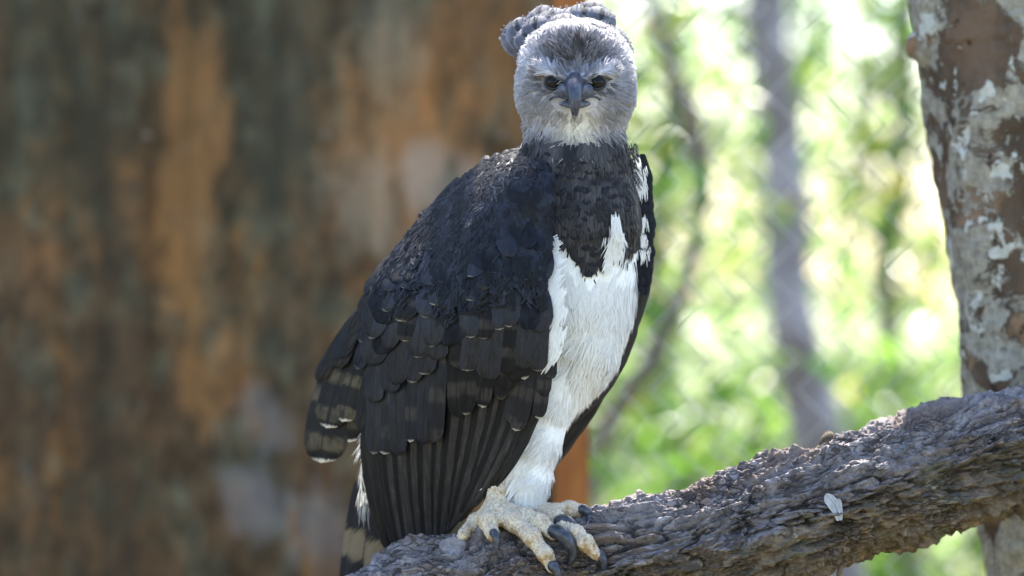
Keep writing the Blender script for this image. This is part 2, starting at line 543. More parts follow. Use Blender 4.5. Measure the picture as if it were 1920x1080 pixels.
# pale trunk in the middle of the greenery
P = [px3(1440, 2250, 8), px3(1400 + 175, 1150, 8), px3(1530, 820, 8), px3(1485, 560, 8), px3(1465, 300, 8), px3(1440, 0, 8), px3(1415, -500, 8), px3(1440, -1100, 8.2)]
P[0] = np.array([P[1][0] + 0.1, 8, -0.05])
tree('forest_tree', 'tree with a pale grey trunk standing straight beyond the fence', P, 0.115, 0.07,
     [(0.75, px3(1250, -300, 8.5), 0.05), (0.85, px3(1700, -500, 7.5), 0.05), (0.68, px3(1230, 110, 7.6), 0.03)], M_pale_bark,
     crown_pts(26, 900, 2100, -1700, -650, 6.5, 10.5, 1), 2000, 0.30, 0.15, 1)
# thin dark forked stem on the left
P = [np.array([0.1, 6.5, -0.05]), px3(1060, 1150, 6.5), px3(1120, 840, 6.5), px3(1215, 690, 6.5), px3(1275, 560, 6.5), px3(1310, 400, 6.6), px3(1270, 150, 6.6), px3(1210, 0, 6.7), px3(1130, -300, 6.8)]
tree('forest_tree', 'thin dark stemmed tree leaning sideways close behind the fence', P, 0.05, 0.018,
     [(0.55, px3(1370, 180, 6.8), 0.02), (0.66, px3(1230, 120, 6.4), 0.022), (0.45, px3(1160, 560, 6.4), 0.02)], M_dark_bark,
     np.vstack([crown_pts(16, 1100, 1330, -900, -150, 6, 7.5, 4), crown_pts(12, 1130, 1360, 60, 800, 6.2, 7.2, 5)]), 560, 0.22, 0.12, 2)
# the green mass further back: separate trees and shrubs
SP = [(1240, 14, 3, 'broad leaved tree with a dark trunk deeper in the forest'), (1680, 13, 4, 'broad leaved tree with yellowing leaves deeper in the forest'),
      (1480, 19, 6, 'tall leafy tree far back behind the pale trunk'), (1120, 20, 7, 'tall leafy tree far back beyond the end of the wall'),
      (1850, 20, 8, 'tall leafy tree far back behind the lichen-covered trunk')]
SP += [(760, 13, 14, 'leafy tree standing behind the rusted wall'), (420, 17, 15, 'leafy tree standing behind the rusted wall'), (2150, 12, 16, 'leafy tree standing past the lichen-covered trunk'), (2500, 16, 17, 'leafy tree standing past the lichen-covered trunk'),
       (930, 22, 18, 'leafy tree standing behind the rusted wall'), (2950, 13, 19, 'leafy tree standing past the lichen-covered trunk'), (3500, 17, 20, 'leafy tree standing past the lichen-covered trunk')]
for px, y, sd, lab in SP:
    b = px3(px, 1080, y); b[2] = -0.05
    P = [b, px3(px + 12, 900, y), px3(px - 15, 500, y + .2), px3(px + 25, 60, y), px3(px, -700, y + .3)]
    w = [4, 5, 4, 2, 3.6, 1] if sd == 4 else GW
    cp = np.vstack([crown_pts(26, px - 250, px + 250, -150, 1150, y - 1.6, y + 1.6, sd + 20), crown_pts(22, px - 450, px + 450, -1300, -100, y - 2, y + 2, sd + 40)])
    lim = [(f, cp[k], 0.035) for k, f in enumerate((0.35, 0.5, 0.6, 0.7, 0.8))]
    tree('forest_tree', lab, P, 0.10, 0.04, lim, M_dark_bark, cp, 2150, 0.42, 0.15, sd, weights=w)
for px, y, sd, lab in [(1300, 9.5, 11, 'low leafy shrub beyond the fence between the dark stem and the pale trunk'), (1690, 9.0, 12, 'low leafy shrub beyond the fence under the lichen-covered trunk'), (1150, 11, 13, 'low leafy shrub beyond the fence next to the rusted wall')]:
    b = px3(px, 1080, y); b[2] = -0.05
    cp = crown_pts(22, px - 170, px + 170, 620, 1900, y - 0.7, y + 0.7, sd)
    P = [b, px3(px, 1500, y), px3(px + 20, 1000, y), px3(px - 30, 760, y)]
    o = tree('leafy_shrub', lab, P, 0.035, 0.012, [(0.5, cp[0], 0.012), (0.7, cp[1], 0.012)], M_dark_bark, cp, 800, 0.24, 0.13, sd, 'shrubs beyond the fence')
    o['category'] = 'shrub'

# ---- lichen-covered tree at the right
t = NT('lichen_bark')
oc = t.coord()
nb = t.noise(oc, 10, 7, 0.7, sc3=(1, 1, 0.5)); nl = t.noise(oc, 8.5, 9, 0.70, 0.5); nl2 = t.noise(oc, 17, 5, 0.6, 0.4, sc3=(1.0, 1.0, 0.9)); nf = t.noise(oc, 60, 5, 0.7)
c = t.mix(t.ramp(nb, 0.3, 0.7), (0.060, 0.042, 0.028), (0.15, 0.10, 0.068))
c = t.mix(t.math('MULTIPLY', t.ramp(t.noise(oc, 7, 4), 0.55, 0.65), 0.7), c, (0.30, 0.19, 0.11))
grey = t.mix(t.ramp(nf, 0.35, 0.65), (0.21, 0.19, 0.15), (0.37, 0.345, 0.285))
l1 = t.ramp(nl, 0.462, 0.50)
c = t.mix(t.math('MULTIPLY', l1, 0.92), c, grey)
white = t.mix(t.ramp(nf, 0.35, 0.65), (0.44, 0.45, 0.40), (0.56, 0.56, 0.52))
l2 = t.ramp(nl2, 0.60, 0.625)
c = t.mix(t.math('MULTIPLY', l2, 0.9), c, white)
c = t.mix(t.math('MULTIPLY', t.ramp(t.noise(oc, 22, 5, 0.6), 0.62, 0.68), 0.8), c, (0.03, 0.02, 0.014))
t.base(c, 0.85, 0.2)
t.bump(t.math('ADD', t.math('ADD', nb, t.math('MULTIPLY', nf, 0.25)), t.math('MULTIPLY', t.math('MAXIMUM', l1, l2), 0.35)), 0.7, 0.012)
YT = 0.52
ctl = np.array([(2190, 2640), (2120, 2000), (2060, 1400), (2028, 1080), (2012, 960), (1985, 720), (1970, 560), (1922, 280), (1893, 100), (1876, 0), (1830, -300), (1740, -900), (1650, -1700), (1600, -2600)], float)
cp = np.array([px3(a, b, YT) for a, b in ctl]); cp[0, 2] = -0.1
pth = spline(np.vstack([cp]), 420)
rad = np.interp(np.arange(420), [0, 60, 100, 300, 419], [0.27, 0.195, 0.172, 0.165, 0.10])
na = 110
tn = unit(np.gradient(pth, axis=0)); uu = unit(np.cross(tn, [0, 1.0, 0])); vv = np.cross(tn, uu)
ang = np.linspace(0, 2 * np.pi, na, endpoint=False)
dirs = np.cos(ang)[None, :, None] * uu[:, None] + np.sin(ang)[None, :, None] * vv[:, None]
base_ = pth[:, None] + dirs * rad[:, None, None]
dsp = 0.010 * fbm(base_ * np.array([7, 7, 4]), 4, 2) + 0.004 * fbm(base_ * 30, 3, 9)
f1, f2, cid = voronoi(base_ * np.array([11, 11, 6.0]) + 0.3 * fbm(base_ * 20, 2, 4)[..., None], 3)
dsp += 0.004 * sstep(0.0, 0.15, f2 - f1) * (cid > 0.4)
V = base_ + dirs * dsp[..., None]
ltree = empty('lichen_tree', (pth[0][0], YT, 0), 'brown tree trunk blotched with pale grey lichen behind the perch branch', 'tree')
obj('trunk', V.reshape(-1, 3), grid_faces(420, na, True), t.m, ltree)
M_lbark = t.m
# broken stub on its near side
st = px3(1722, 80, YT - 0.02)
V, F = tube(spline([st + [0.05, 0.0, -0.03], st + [0.0, -0.01, 0.0], st + [-0.012, -0.014, 0.012]], 7), [0.045, 0.04, 0.034, 0.026, 0.02, 0.016, 0.012], 12)
V = V + 0.006 * fbm(V * 45, 3, 4)[:, None]
obj('branch_stub', V, F, M_lbark, ltree)

# ================================================================== PERCH BRANCH
t = NT('rough_grey_bark')
oc = t.coord()
geo = t('NewGeometry')
att = t('Attribute', attribute_name='col')
sepa = t('SeparateColor', Color=att.outputs[0])
crack, under, plate = sepa.outputs[0], sepa.outputs[1], sepa.outputs[2]
nb = t.noise(oc, 34, 8, 0.75); nb2 = t.noise(oc, 9, 5, 0.6); nf = t.noise(oc, 120, 5, 0.75); nm = t.noise(oc, 15, 5, 0.6, sc3=(0.6, 1, 1))
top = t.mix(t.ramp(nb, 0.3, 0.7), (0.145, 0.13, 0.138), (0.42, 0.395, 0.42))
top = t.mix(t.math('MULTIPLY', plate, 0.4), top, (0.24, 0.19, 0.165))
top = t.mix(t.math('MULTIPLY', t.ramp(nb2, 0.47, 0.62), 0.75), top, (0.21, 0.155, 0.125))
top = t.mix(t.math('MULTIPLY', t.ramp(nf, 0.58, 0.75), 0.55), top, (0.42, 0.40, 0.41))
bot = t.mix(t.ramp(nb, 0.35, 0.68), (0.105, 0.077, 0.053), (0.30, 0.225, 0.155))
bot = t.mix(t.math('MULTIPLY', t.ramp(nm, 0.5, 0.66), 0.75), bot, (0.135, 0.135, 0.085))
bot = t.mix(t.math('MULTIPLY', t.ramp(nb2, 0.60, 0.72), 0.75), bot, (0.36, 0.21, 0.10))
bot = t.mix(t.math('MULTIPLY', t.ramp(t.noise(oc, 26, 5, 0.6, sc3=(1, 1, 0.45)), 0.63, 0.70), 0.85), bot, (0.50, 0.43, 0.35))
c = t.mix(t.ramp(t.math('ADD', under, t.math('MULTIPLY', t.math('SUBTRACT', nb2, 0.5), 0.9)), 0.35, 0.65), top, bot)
mpv = t('Mapping'); mpv.inputs['Scale'].default_value = (0.36, 1, 1.0); t.t.links.new(oc, mpv.inputs[0])
wv = t.n.new('ShaderNodeVectorMath'); wv.operation = 'MULTIPLY_ADD'; nz3 = t.n.new('ShaderNodeTexNoise'); nz3.inputs['Scale'].default_value = 30
t.t.links.new(oc, nz3.inputs['Vector']); t.t.links.new(nz3.outputs[1], wv.inputs[0]); wv.inputs[1].default_value = (0.03, 0.03, 0.03); t.t.links.new(mpv.outputs[0], wv.inputs[2])
vr = t('TexVoronoi', feature='DISTANCE_TO_EDGE'); vr.inputs['Scale'].default_value = 85; t.t.links.new(wv.outputs[0], vr.inputs['Vector'])
vc = t('TexVoronoi', feature='F1'); vc.inputs['Scale'].default_value = 85; t.t.links.new(wv.outputs[0], vc.inputs['Vector'])
vcol = t('SeparateColor', Color=vc.outputs['Color']).outputs[0]
flk = t.ramp(t.noise(oc, 11, 3, 0.5), 0.42, 0.60)
c = t.mix(t.math('MULTIPLY_ADD', flk, 0.7, 0.3), c, t.mix(1.0, c, t.mix(vcol, (0.68, 0.67, 0.66), (1.42, 1.42, 1.45)), 'MULTIPLY'))
ln = t.math('MULTIPLY', t.ramp(vr.outputs['Distance'], 0.14, 0.0), t.math('MULTIPLY_ADD', flk, 0.85, 0.15))
c = t.mix(t.math('MULTIPLY', ln, 0.35), c, (0.03, 0.025, 0.022))
c = t.mix(t.math('MULTIPLY', crack, 0.75), c, (0.035, 0.027, 0.022))
t.base(c, 0.88, 0.25)
t.bump(t.math('SUBTRACT', t.math('ADD', t.math('ADD', nb, t.math('MULTIPLY', t.math('MULTIPLY', vcol, flk), 0.5)), t.math('MULTIPLY', nf, 0.6)), t.math('MULTIPLY', ln, 0.6)), 1.0, 0.010)
M_bark = t.m

bctl = np.array([  # px, py, y, radius(px)
    (-1700, 2700, -0.35, 160), (-1100, 2150, -0.22, 150), (-200, 1600, -0.12, 140), (300, 1370, -0.07, 132), (520, 1272, -0.045, 126), (690, 1196, -0.03, 122), (800, 1150, -0.02, 122),
    (930, 1125, -0.015, 122), (1100, 1085, -0.01, 125), (1300, 1030, 0.0, 126), (1450, 975, 0.02, 122), (1600, 932, 0.05, 118), (1750, 887, 0.09, 117),
    (1850, 856, 0.13, 116), (2000, 812, 0.19, 114), (2300, 735, 0.30, 104), (2700, 610, 0.42, 96)], float)
dense = spline(bctl, 4000)
# sample densely where the photo sees it
xsamp = np.concatenate([np.linspace(-1700, 600, 110), np.linspace(603, 1960, 860), np.linspace(1966, 2700, 90)])
idx = np.interp(xsamp, dense[:, 0], np.arange(4000))
bc = np.stack([np.interp(idx, np.arange(4000), dense[:, k]) for k in range(4)], -1)
bpath = at(bc[:, 0], bc[:, 1], bc[:, 2])
brad = bc[:, 3] * S
nb_, na = len(bpath), 400
tn = unit(np.gradient(bpath, axis=0)); vv = unit(np.cross(tn, [0, 1.0, 0])); vv *= np.sign(vv[:, 2:3]); uu = np.cross(tn, vv)
ang = np.linspace(0, 2 * np.pi, na, endpoint=False)
bdir = np.cos(ang)[None, :, None] * vv[:, None] + np.sin(ang)[None, :, None] * uu[:, None]      # ang 0 = top
bbase = bpath[:, None] + bdir * brad[:, None, None]
arc = np.concatenate([[0], np.cumsum(np.linalg.norm(np.diff(bpath, axis=0), axis=1))])[:, None]
# bark space: stretched along the branch
q = np.stack([np.broadcast_to(arc, (nb_, na)) * 0.42, np.cos(ang)[None] * brad[:, None], np.sin(ang)[None] * brad[:, None]], -1)
w = np.stack([fbm(q * 14 + 3 * k, 3, 31 + k) for k in range(3)], -1)
f1, f2, cid = voronoi(q * np.array([40, 44, 44.]) + w * 1.1, 5)
edge = f2 - f1
low = fbm(bbase * 6.5, 3, 21)
upf = np.cos(ang)[None] + 0 * low
plates = sstep(0.0, 0.10, edge)
qr = q + 0.010 * w                                           # wavy grain
l1_ = np.abs(fbm(qr * np.array([20, 34, 34.]), 4, 41, 0.55))   # long fissures where the noise crosses zero
l2_ = np.abs(fbm(qr * np.array([48, 80, 80.]), 3, 55, 0.55))
fis1 = 1 - sstep(0.0, 0.16, l1_); fis2 = 1 - sstep(0.0, 0.20, l2_)
lay = fbm(qr * np.array([26, 58, 58.]), 4, 91, 0.6) * 2.4
lay = np.floor(lay) + sstep(0.55, 1.0, lay - np.floor(lay))
disp = 0.014 * low + 0.010 * sstep(0, 0.8, l1_) - 0.011 * fis1 - 0.004 * fis2 + 0.0042 * lay + 0.004 * (cid - 0.5) * plates + 0.0044 * fbm(qr * np.array([95, 180, 180.]), 3, 12, 0.65)
disp = disp - disp.mean() - 0.004
V = bbase + bdir * disp[..., None]
fbk = fbm(bbase * 9, 3, 61)
crack = np.clip(0.9 * fis1 + 0.55 * fis2 + 0.25 * (1 - plates), 0, 1) * (0.5 + 0.5 * sstep(-0.5, 0.5, fbk))
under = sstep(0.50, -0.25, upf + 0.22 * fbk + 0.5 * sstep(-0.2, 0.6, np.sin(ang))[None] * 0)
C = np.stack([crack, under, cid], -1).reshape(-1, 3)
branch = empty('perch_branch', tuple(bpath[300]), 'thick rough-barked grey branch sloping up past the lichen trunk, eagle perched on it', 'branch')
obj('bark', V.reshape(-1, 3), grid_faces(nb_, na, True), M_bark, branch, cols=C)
bvh_branch = BVHTree.FromPolygons(V.reshape(-1, 3).tolist(), grid_faces(nb_, na, True).tolist())
for e in (0, -1):
    ring = V[e]
    cv = np.vstack([ring, ring.mean(0)[None]])
    obj('cut_end', cv + tn[e] * (-0.001 if e == 0 else 0.001), [(i, (i + 1) % na, na) for i in range(na)], M_bark, branch, cols=np.tile([0.2, 0.6, 0.5], (na + 1, 1)))

def on_branch(px, py):
    o = Vector((0, -CAMD, ZC)); d = (Vector(px3(px, py, 0)) - o).normalized()
    h = bvh_branch.ray_cast(o, d)
    return (np.array(h[0]), np.array(h[1])) if h[0] is not None else (px3(px, py, 0), np.array([0, -1.0, 0]))

# raised bark flakes, each one its own small slab
flake_src = []
for k in range(6):
    n = 9
    a = np.linspace(0, 2 * np.pi, n, endpoint=False)
    r_ = 0.65 + 0.5 * rng.random(n)
    ring = np.stack([np.cos(a) * r_ * 1.7, np.sin(a) * r_ * 0.75, 0 * a], -1)
    up = ring * 0.8 + np.array([0, 0, 0.32]); up[:, 2] += 0.12 * rng.random(n)
    v = np.vstack([ring, up, [[0, 0, 0.34]]])
    f = [(i, (i + 1) % n, n + (i + 1) % n, n + i) for i in range(n)] + [(n + i, n + (i + 1) % n, 2 * n) for i in range(n)]
    me = bpy.data.meshes.new('bark_flake'); me.from_pydata(v.tolist(), [], f); me.materials.append(M_bark)
    ca = me.color_attributes.new('col', 'FLOAT_COLOR', 'POINT')
    for i in range(2 * n + 1): ca.data[i].color = (0.55 if i < n else 0.0, 0.1, 0.2 + 0.6 * random.random(), 1)
    flake_src.append(me)
bo = Vector(branch['_o'])
for k in range(150):
    px = 720 + 1190 * random.random()
    topy = np.interp(px, [700, 800, 930, 1100, 1300, 1500, 1700, 1920], [1075, 1030, 1003, 963, 905, 838, 792, 730])
    py = topy + 6 + 190 * random.random() ** 1.5
    if 860 < px < 1150 and py < topy + 75: continue
    p, nrm = on_branch(px, py)
    if p[1] == 0: continue
    o = bpy.data.objects.new('bark_flake', flake_src[k % 6]); col.objects.link(o); o.parent = branch; o['_o'] = branch['_o']
    ax = np.array(tn[np.argmin(np.abs(bc[:, 0] - px))])
    z_ = Vector(nrm); x_ = Vector(ax); x_ = (x_ - z_ * x_.dot(z_)).normalized(); y_ = z_.cross(x_)
    m = Matrix((x_, y_, z_)).transposed().to_4x4() @ Matrix.Rotation(random.uniform(-0.5, 0.5), 4, 'Z') @ Matrix.Rotation(random.uniform(-0.12, 0.22), 4, 'Y')
    s_ = random.uniform(0.0035, 0.0085)
    o.matrix_local = Matrix.Translation(Vector(p) - z_ * 0.0015 - bo) @ m @ Matrix.Diagonal((s_, s_, s_ * random.uniform(0.5, 0.9), 1))

# sawn knot beside the foot, twig stub on top
p, nrm = on_branch(850, 1030)
ctr = px3(850, 1024, p[1] - 0.012)
a = np.linspace(0, 2 * np.pi, 22, endpoint=False)
kd = unit(np.array([-0.15, -0.85, 0.45])); ku = unit(np.cross(kd, [0, 0, 1.0])); kv = np.cross(ku, kd)
ring = lambda r, d: ctr + (np.cos(a)[:, None] * ku * 1.15 + np.sin(a)[:, None] * kv * 0.95) * (r * (1 + 0.08 * np.sin(3 * a + 1) + 0.05 * np.sin(7 * a)))[:, None] + kd * d
V = np.vstack([ring(0.027, -0.05), ring(0.022, -0.012), ring(0.019, 0.0), ring(0.017, 0.003), ring(0.010, 0.001), ring(0.004, -0.0005)])
F = [tuple(f) for f in grid_faces(6, 22, True)] + [tuple(range(110, 132))]
obj('cut_knot', V, F, M_bark, branch, cols=np.tile([0.05, 0.0, 0.1], (132, 1)))
p = px3(1551, 826, 0.045)
V, F = tube(spline([p + [-0.004, 0.0, -0.02], p + [0, 0, -0.002], p + [0.003, 0.002, 0.013]], 8), [0.02, 0.016, 0.013, 0.012, 0.0115, 0.011, 0.009, 0.006], 12)
V = V + 0.003 * fbm(V * 90, 3, 4)[:, None]
obj('twig_stub', V, F, M_bark, branch, cols=np.tile([0.25, 0.8, 0.6], (len(V), 1)))
# shreds of loose bark hanging from the underside
for k in range(16):
    px = 1330 + 560 * random.random(); i = int(np.argmin(np.abs(bc[:, 0] - px)))
    aa = math.pi + random.uniform(-0.6, -0.05)
    j = int(aa / (2 * np.pi) * na)
    p = (bbase + bdir * disp[..., None])[i, j]
    L = random.uniform(0.008, 0.022)
    V, F = tube(spline([p + [0, 0, 0.006], p + [random.uniform(-.006, .006), -0.002, -L * 0.5], p + [random.uniform(-.01, .012), -0.001, -L]], 6), np.array([0.007, 0.006, 0.0045, 0.004, 0.003, 0.0012]) * random.uniform(0.7, 1.4), 6, squash=0.45)
    V = V + 0.002 * fbm(V * 150, 2, 4 + k)[:, None]
    obj('bark_shred', V, F, M_bark, branch, cols=np.tile([0.1, 0.95, 0.4], (len(V), 1)))

# ================================================================== HARPY EAGLE
def smin(a, b, k):
    h = np.clip(0.5 + 0.5 * (b - a) / k, 0, 1)
    return b + (a - b) * h - k * h * (1 - h)

def sd_ell(P, c, r):
    q = (P - c) / r
    k0 = np.sqrt((q ** 2).sum(-1)); k1 = np.sqrt(((q / r) ** 2).sum(-1))
    return k0 * (k0 - 1) / np.maximum(k1, 1e-6)

def sd_cone(P, a, b, ra, rb):
    ab = b - a
    h = np.clip(((P - a) @ ab) / (ab @ ab), 0, 1)
    d = P - a - h[..., None] * ab
    return np.sqrt((d ** 2).sum(-1)) - (ra + (rb - ra) * h)

def surface_nets(func, lo, hi, h):
    n = np.ceil((np.array(hi) - lo) / h).astype(int) + 1
    ax = [lo[k] + h * np.arange(n[k]) for k in range(3)]
    F = np.empty(n)
    for i0 in range(0, n[0], 24):
        X, Y, Z = np.meshgrid(ax[0][i0:i0 + 24], ax[1], ax[2], indexing='ij')
        F[i0:i0 + 24] = func(np.stack([X, Y, Z], -1).reshape(-1, 3)).reshape(X.shape)
    ins = F < 0
    acc = np.zeros((*(n - 1), 3)); cnt = np.zeros(n - 1)
    sl = lambda o, k: slice(o, n[k] - 1 + o)
    for axis in range(3):
        oth = [k for k in range(3) if k != axis]
        for o1 in (0, 1):
            for o2 in (0, 1):
                o = [0, 0, 0]; o[oth[0]] = o1; o[oth[1]] = o2
                A = F[tuple(sl(o[k], k) for k in range(3))]
                o_b = list(o); o_b[axis] = 1
                B = F[tuple(sl(o_b[k], k) for k in range(3))]
                m = (A < 0) != (B < 0)
                tt = np.where(m, A / np.where(m, A - B, 1), 0)
                cnt += m
                for k in range(3):
                    acc[..., k] += np.where(m, tt if k == axis else o[k], 0)
    act = cnt > 0
    ids = -np.ones(n - 1, int); ids[act] = np.arange(act.sum())
    ijk = np.argwhere(act)
    V = (acc[act] / cnt[act][:, None] + ijk) * h + np.array(lo)
    Q = []
    for axis in range(3):
        o1, o2 = [(1, 2), (2, 0), (0, 1)][axis]
        a = [slice(1, n[k] - 1) for k in range(3)]; a[axis] = slice(0, n[axis] - 1)
        b = list(a); b[axis] = slice(1, n[axis])
        A, B = ins[tuple(a)], ins[tuple(b)]
        for m, flip in ((A & ~B, False), (~A & B, True)):
            e = np.argwhere(m)
            e = e + np.array([0 if k == axis else 1 for k in range(3)])
            c = []
            for d1, d2 in ((0, 0), (1, 0), (1, 1), (0, 1)):
                g = e.copy(); g[:, o1] -= d1; g[:, o2] -= d2
                c.append(ids[g[:, 0], g[:, 1], g[:, 2]])
            c = np.stack(c, -1)
            Q.append(c[:, ::-1] if flip else c)
    return V, np.vstack(Q)

def chain(P, pts, d, k):
    for a, b in zip(pts[:-1], pts[1:]):
        d = smin(d, sd_cone(P, px3(*a[:3]), px3(*b[:3]), a[3], b[3]), k)
    return d

HC = px3(1079, 150, -0.02)                  # head centre
EYES = [px3(1038, 155, -0.104), px3(1119, 155, -0.104)]
TORSO = [(1076, 312, 0.0, 0.083), (1068, 400, 0.015, 0.110), (1040, 540, 0.04, 0.127), (985, 680, 0.07, 0.112), (890, 800, 0.12, 0.07), (790, 900, 0.16, 0.035)]
THIGH_F = [(1062, 640, 0.00, 0.062), (1034, 740, -0.01, 0.033), (1007, 830, -0.012, 0.031), (985, 905, -0.012, 0.031), (981, 952, -0.016, 0.028)]
THIGH_N = [(985, 690, 0.02, 0.065), (960, 800, 0.0, 0.042), (938, 880, -0.03, 0.022)]

def body_sdf(P):
    d = sd_ell(P, HC, np.array([0.095, 0.086, 0.090]))
    d = smin(d, sd_ell(P, px3(1080, 188, -0.018), np.array([0.090, 0.080, 0.060])), 0.03)
    d = smin(d, sd_ell(P, px3(1080, 104, -0.055), np.array([0.058, 0.050, 0.045])), 0.010)      # puffed forehead
    d = smin(d, sd_ell(P, px3(1079, 104, 0.005), np.array([0.082, 0.06, 0.052])), 0.03)
    d = smin(d, sd_cone(P, px3(1079, 190, 0.0), px3(1078, 285, 0.0), 0.070, 0.078), 0.03)
    for a, b in zip(TORSO[:-1], TORSO[1:]):
        d = smin(d, sd_cone(P, px3(*a[:3]), px3(*b[:3]), a[3], b[3]), 0.04)
    d = chain(P, THIGH_F, d, 0.042)
    d = chain(P, THIGH_N, d, 0.03)
    d = smin(d, sd_ell(P, px3(1096, 640, 0.01), np.array([0.050, 0.05, 0.072])), 0.055)
    for e in EYES:                           # eye sockets, then the heavy brows over them
        d = -smin(-d, np.sqrt(((P - (e + [0, -0.013, 0])) ** 2).sum(-1)) - 0.0155, 0.005)
    for s in (-1, 1):
        d = smin(d, sd_cone(P, px3(1078 + s * 15, 145, -0.114), px3(1078 + s * 64, 131, -0.101), 0.0080, 0.0110), 0.006)
    return d

TOES = [  # px, py, y, radius: chains of the two feet
    [(940, 860, -0.035, 0.020), (930, 920, -0.050, 0.0195), (928, 958, -0.060, 0.025)],
    [(928, 958, -0.060, 0.026), (915, 978, -0.085, 0.020), (924, 1004, -0.110, 0.015)],
    [(932, 962, -0.062, 0.026), (962, 978, -0.088, 0.020), (998, 1008, -0.116, 0.0175), (1022, 1040, -0.128, 0.0155), (1037, 1066, -0.130, 0.012)],
    [(940, 958, -0.055, 0.024), (985, 970, -0.074, 0.019), (1012, 982, -0.090, 0.019), (1038, 1000, -0.104, 0.0155)],
    [(920, 962, -0.050, 0.024), (893, 980, -0.030, 0.018), (868, 1003, -0.025, 0.014)],
    [(982, 935, -0.002, 0.029), (990, 955, -0.006, 0.028)],
    [(1000, 958, -0.015, 0.026), (1045, 960, -0.030, 0.017), (1068, 957, -0.034, 0.0175), (1092, 957, -0.034, 0.015)],
    [(1000, 964, -0.020, 0.024), (1030, 972, -0.050, 0.017), (1052, 984, -0.068, 0.014)],
    [(1010, 966, -0.030, 0.023), (1040, 974, -0.060, 0.019), (1062, 988, -0.085, 0.018), (1080, 1002, -0.102, 0.0175), (1098, 1018, -0.112, 0.016), (1118, 1040, -0.118, 0.013)],
]
def snap(q, r, sink):
    h, _ = on_branch(q[0], q[1])
    return (q[0], q[1], min(q[2], h[1] - sink * r) if h[1] != 0 else q[2])
TOES = [[tch[0]] + [(*snap(q, q[3], 0.7), q[3]) for q in tch[1:]] for tch in TOES]
def feet_sdf(P):
    d = np.full(len(P), 1.0)
    for tch in TOES:
        tch = [(a, b, c, r * 0.75) for a, b, c, r in tch]
        d = chain(P, tch, d, 0.008)
        for (x0, y0, d0, r0), (x1, y1, d1, r1) in zip(tch[1:-1], tch[2:]):
            d = smin(d, np.sqrt(((P - px3(x0, y0 - 3, d0 - 0.003)) ** 2).sum(-1)) - r0 * 1.0, 0.006)
    return d

FOOT0 = px3(935, 1000, -0.05)
eagle = empty('harpy_eagle', tuple(FOOT0), 'large grey-headed harpy eagle with black wings and white belly, perched on the branch', 'bird')

BV, BF = surface_nets(body_sdf, np.array([-0.26, -0.20, ZC - 0.42]), np.array([0.26, 0.32, ZC + 0.50]), 0.0055)
FV, FF = surface_nets(feet_sdf, np.array([-0.12, -0.19, ZC - 0.50]), np.array([0.18, 0.10, ZC - 0.24]), 0.0021)
bvh_body = BVHTree.FromPolygons(BV.tolist(), BF.tolist())

# plumage colours (base colours of the bird itself) as a function of the place on the body
SLATE = np.array([0.014, 0.0155, 0.021]); WHITE = np.array([0.88, 0.875, 0.86]); BIB = np.array([0.035, 0.034, 0.039])
HEADG = np.array([0.33, 0.32, 0.365]); HEADP = np.array([0.55, 0.54, 0.60]); WARM = np.array([0.62, 0.585, 0.52]); SKIN = np.array([0.56, 0.46, 0.32])
bib_x = np.array([960, 1000, 1030, 1048, 1062, 1075, 1105, 1120, 1145, 1165, 1195, 1260])
bib_y = np.array([430, 430, 440, 442, 455, 470, 516, 500, 478, 490, 470, 460])

def lerp(a, b, t):
    return a + (b - a) * np.asarray(t)[:, None]

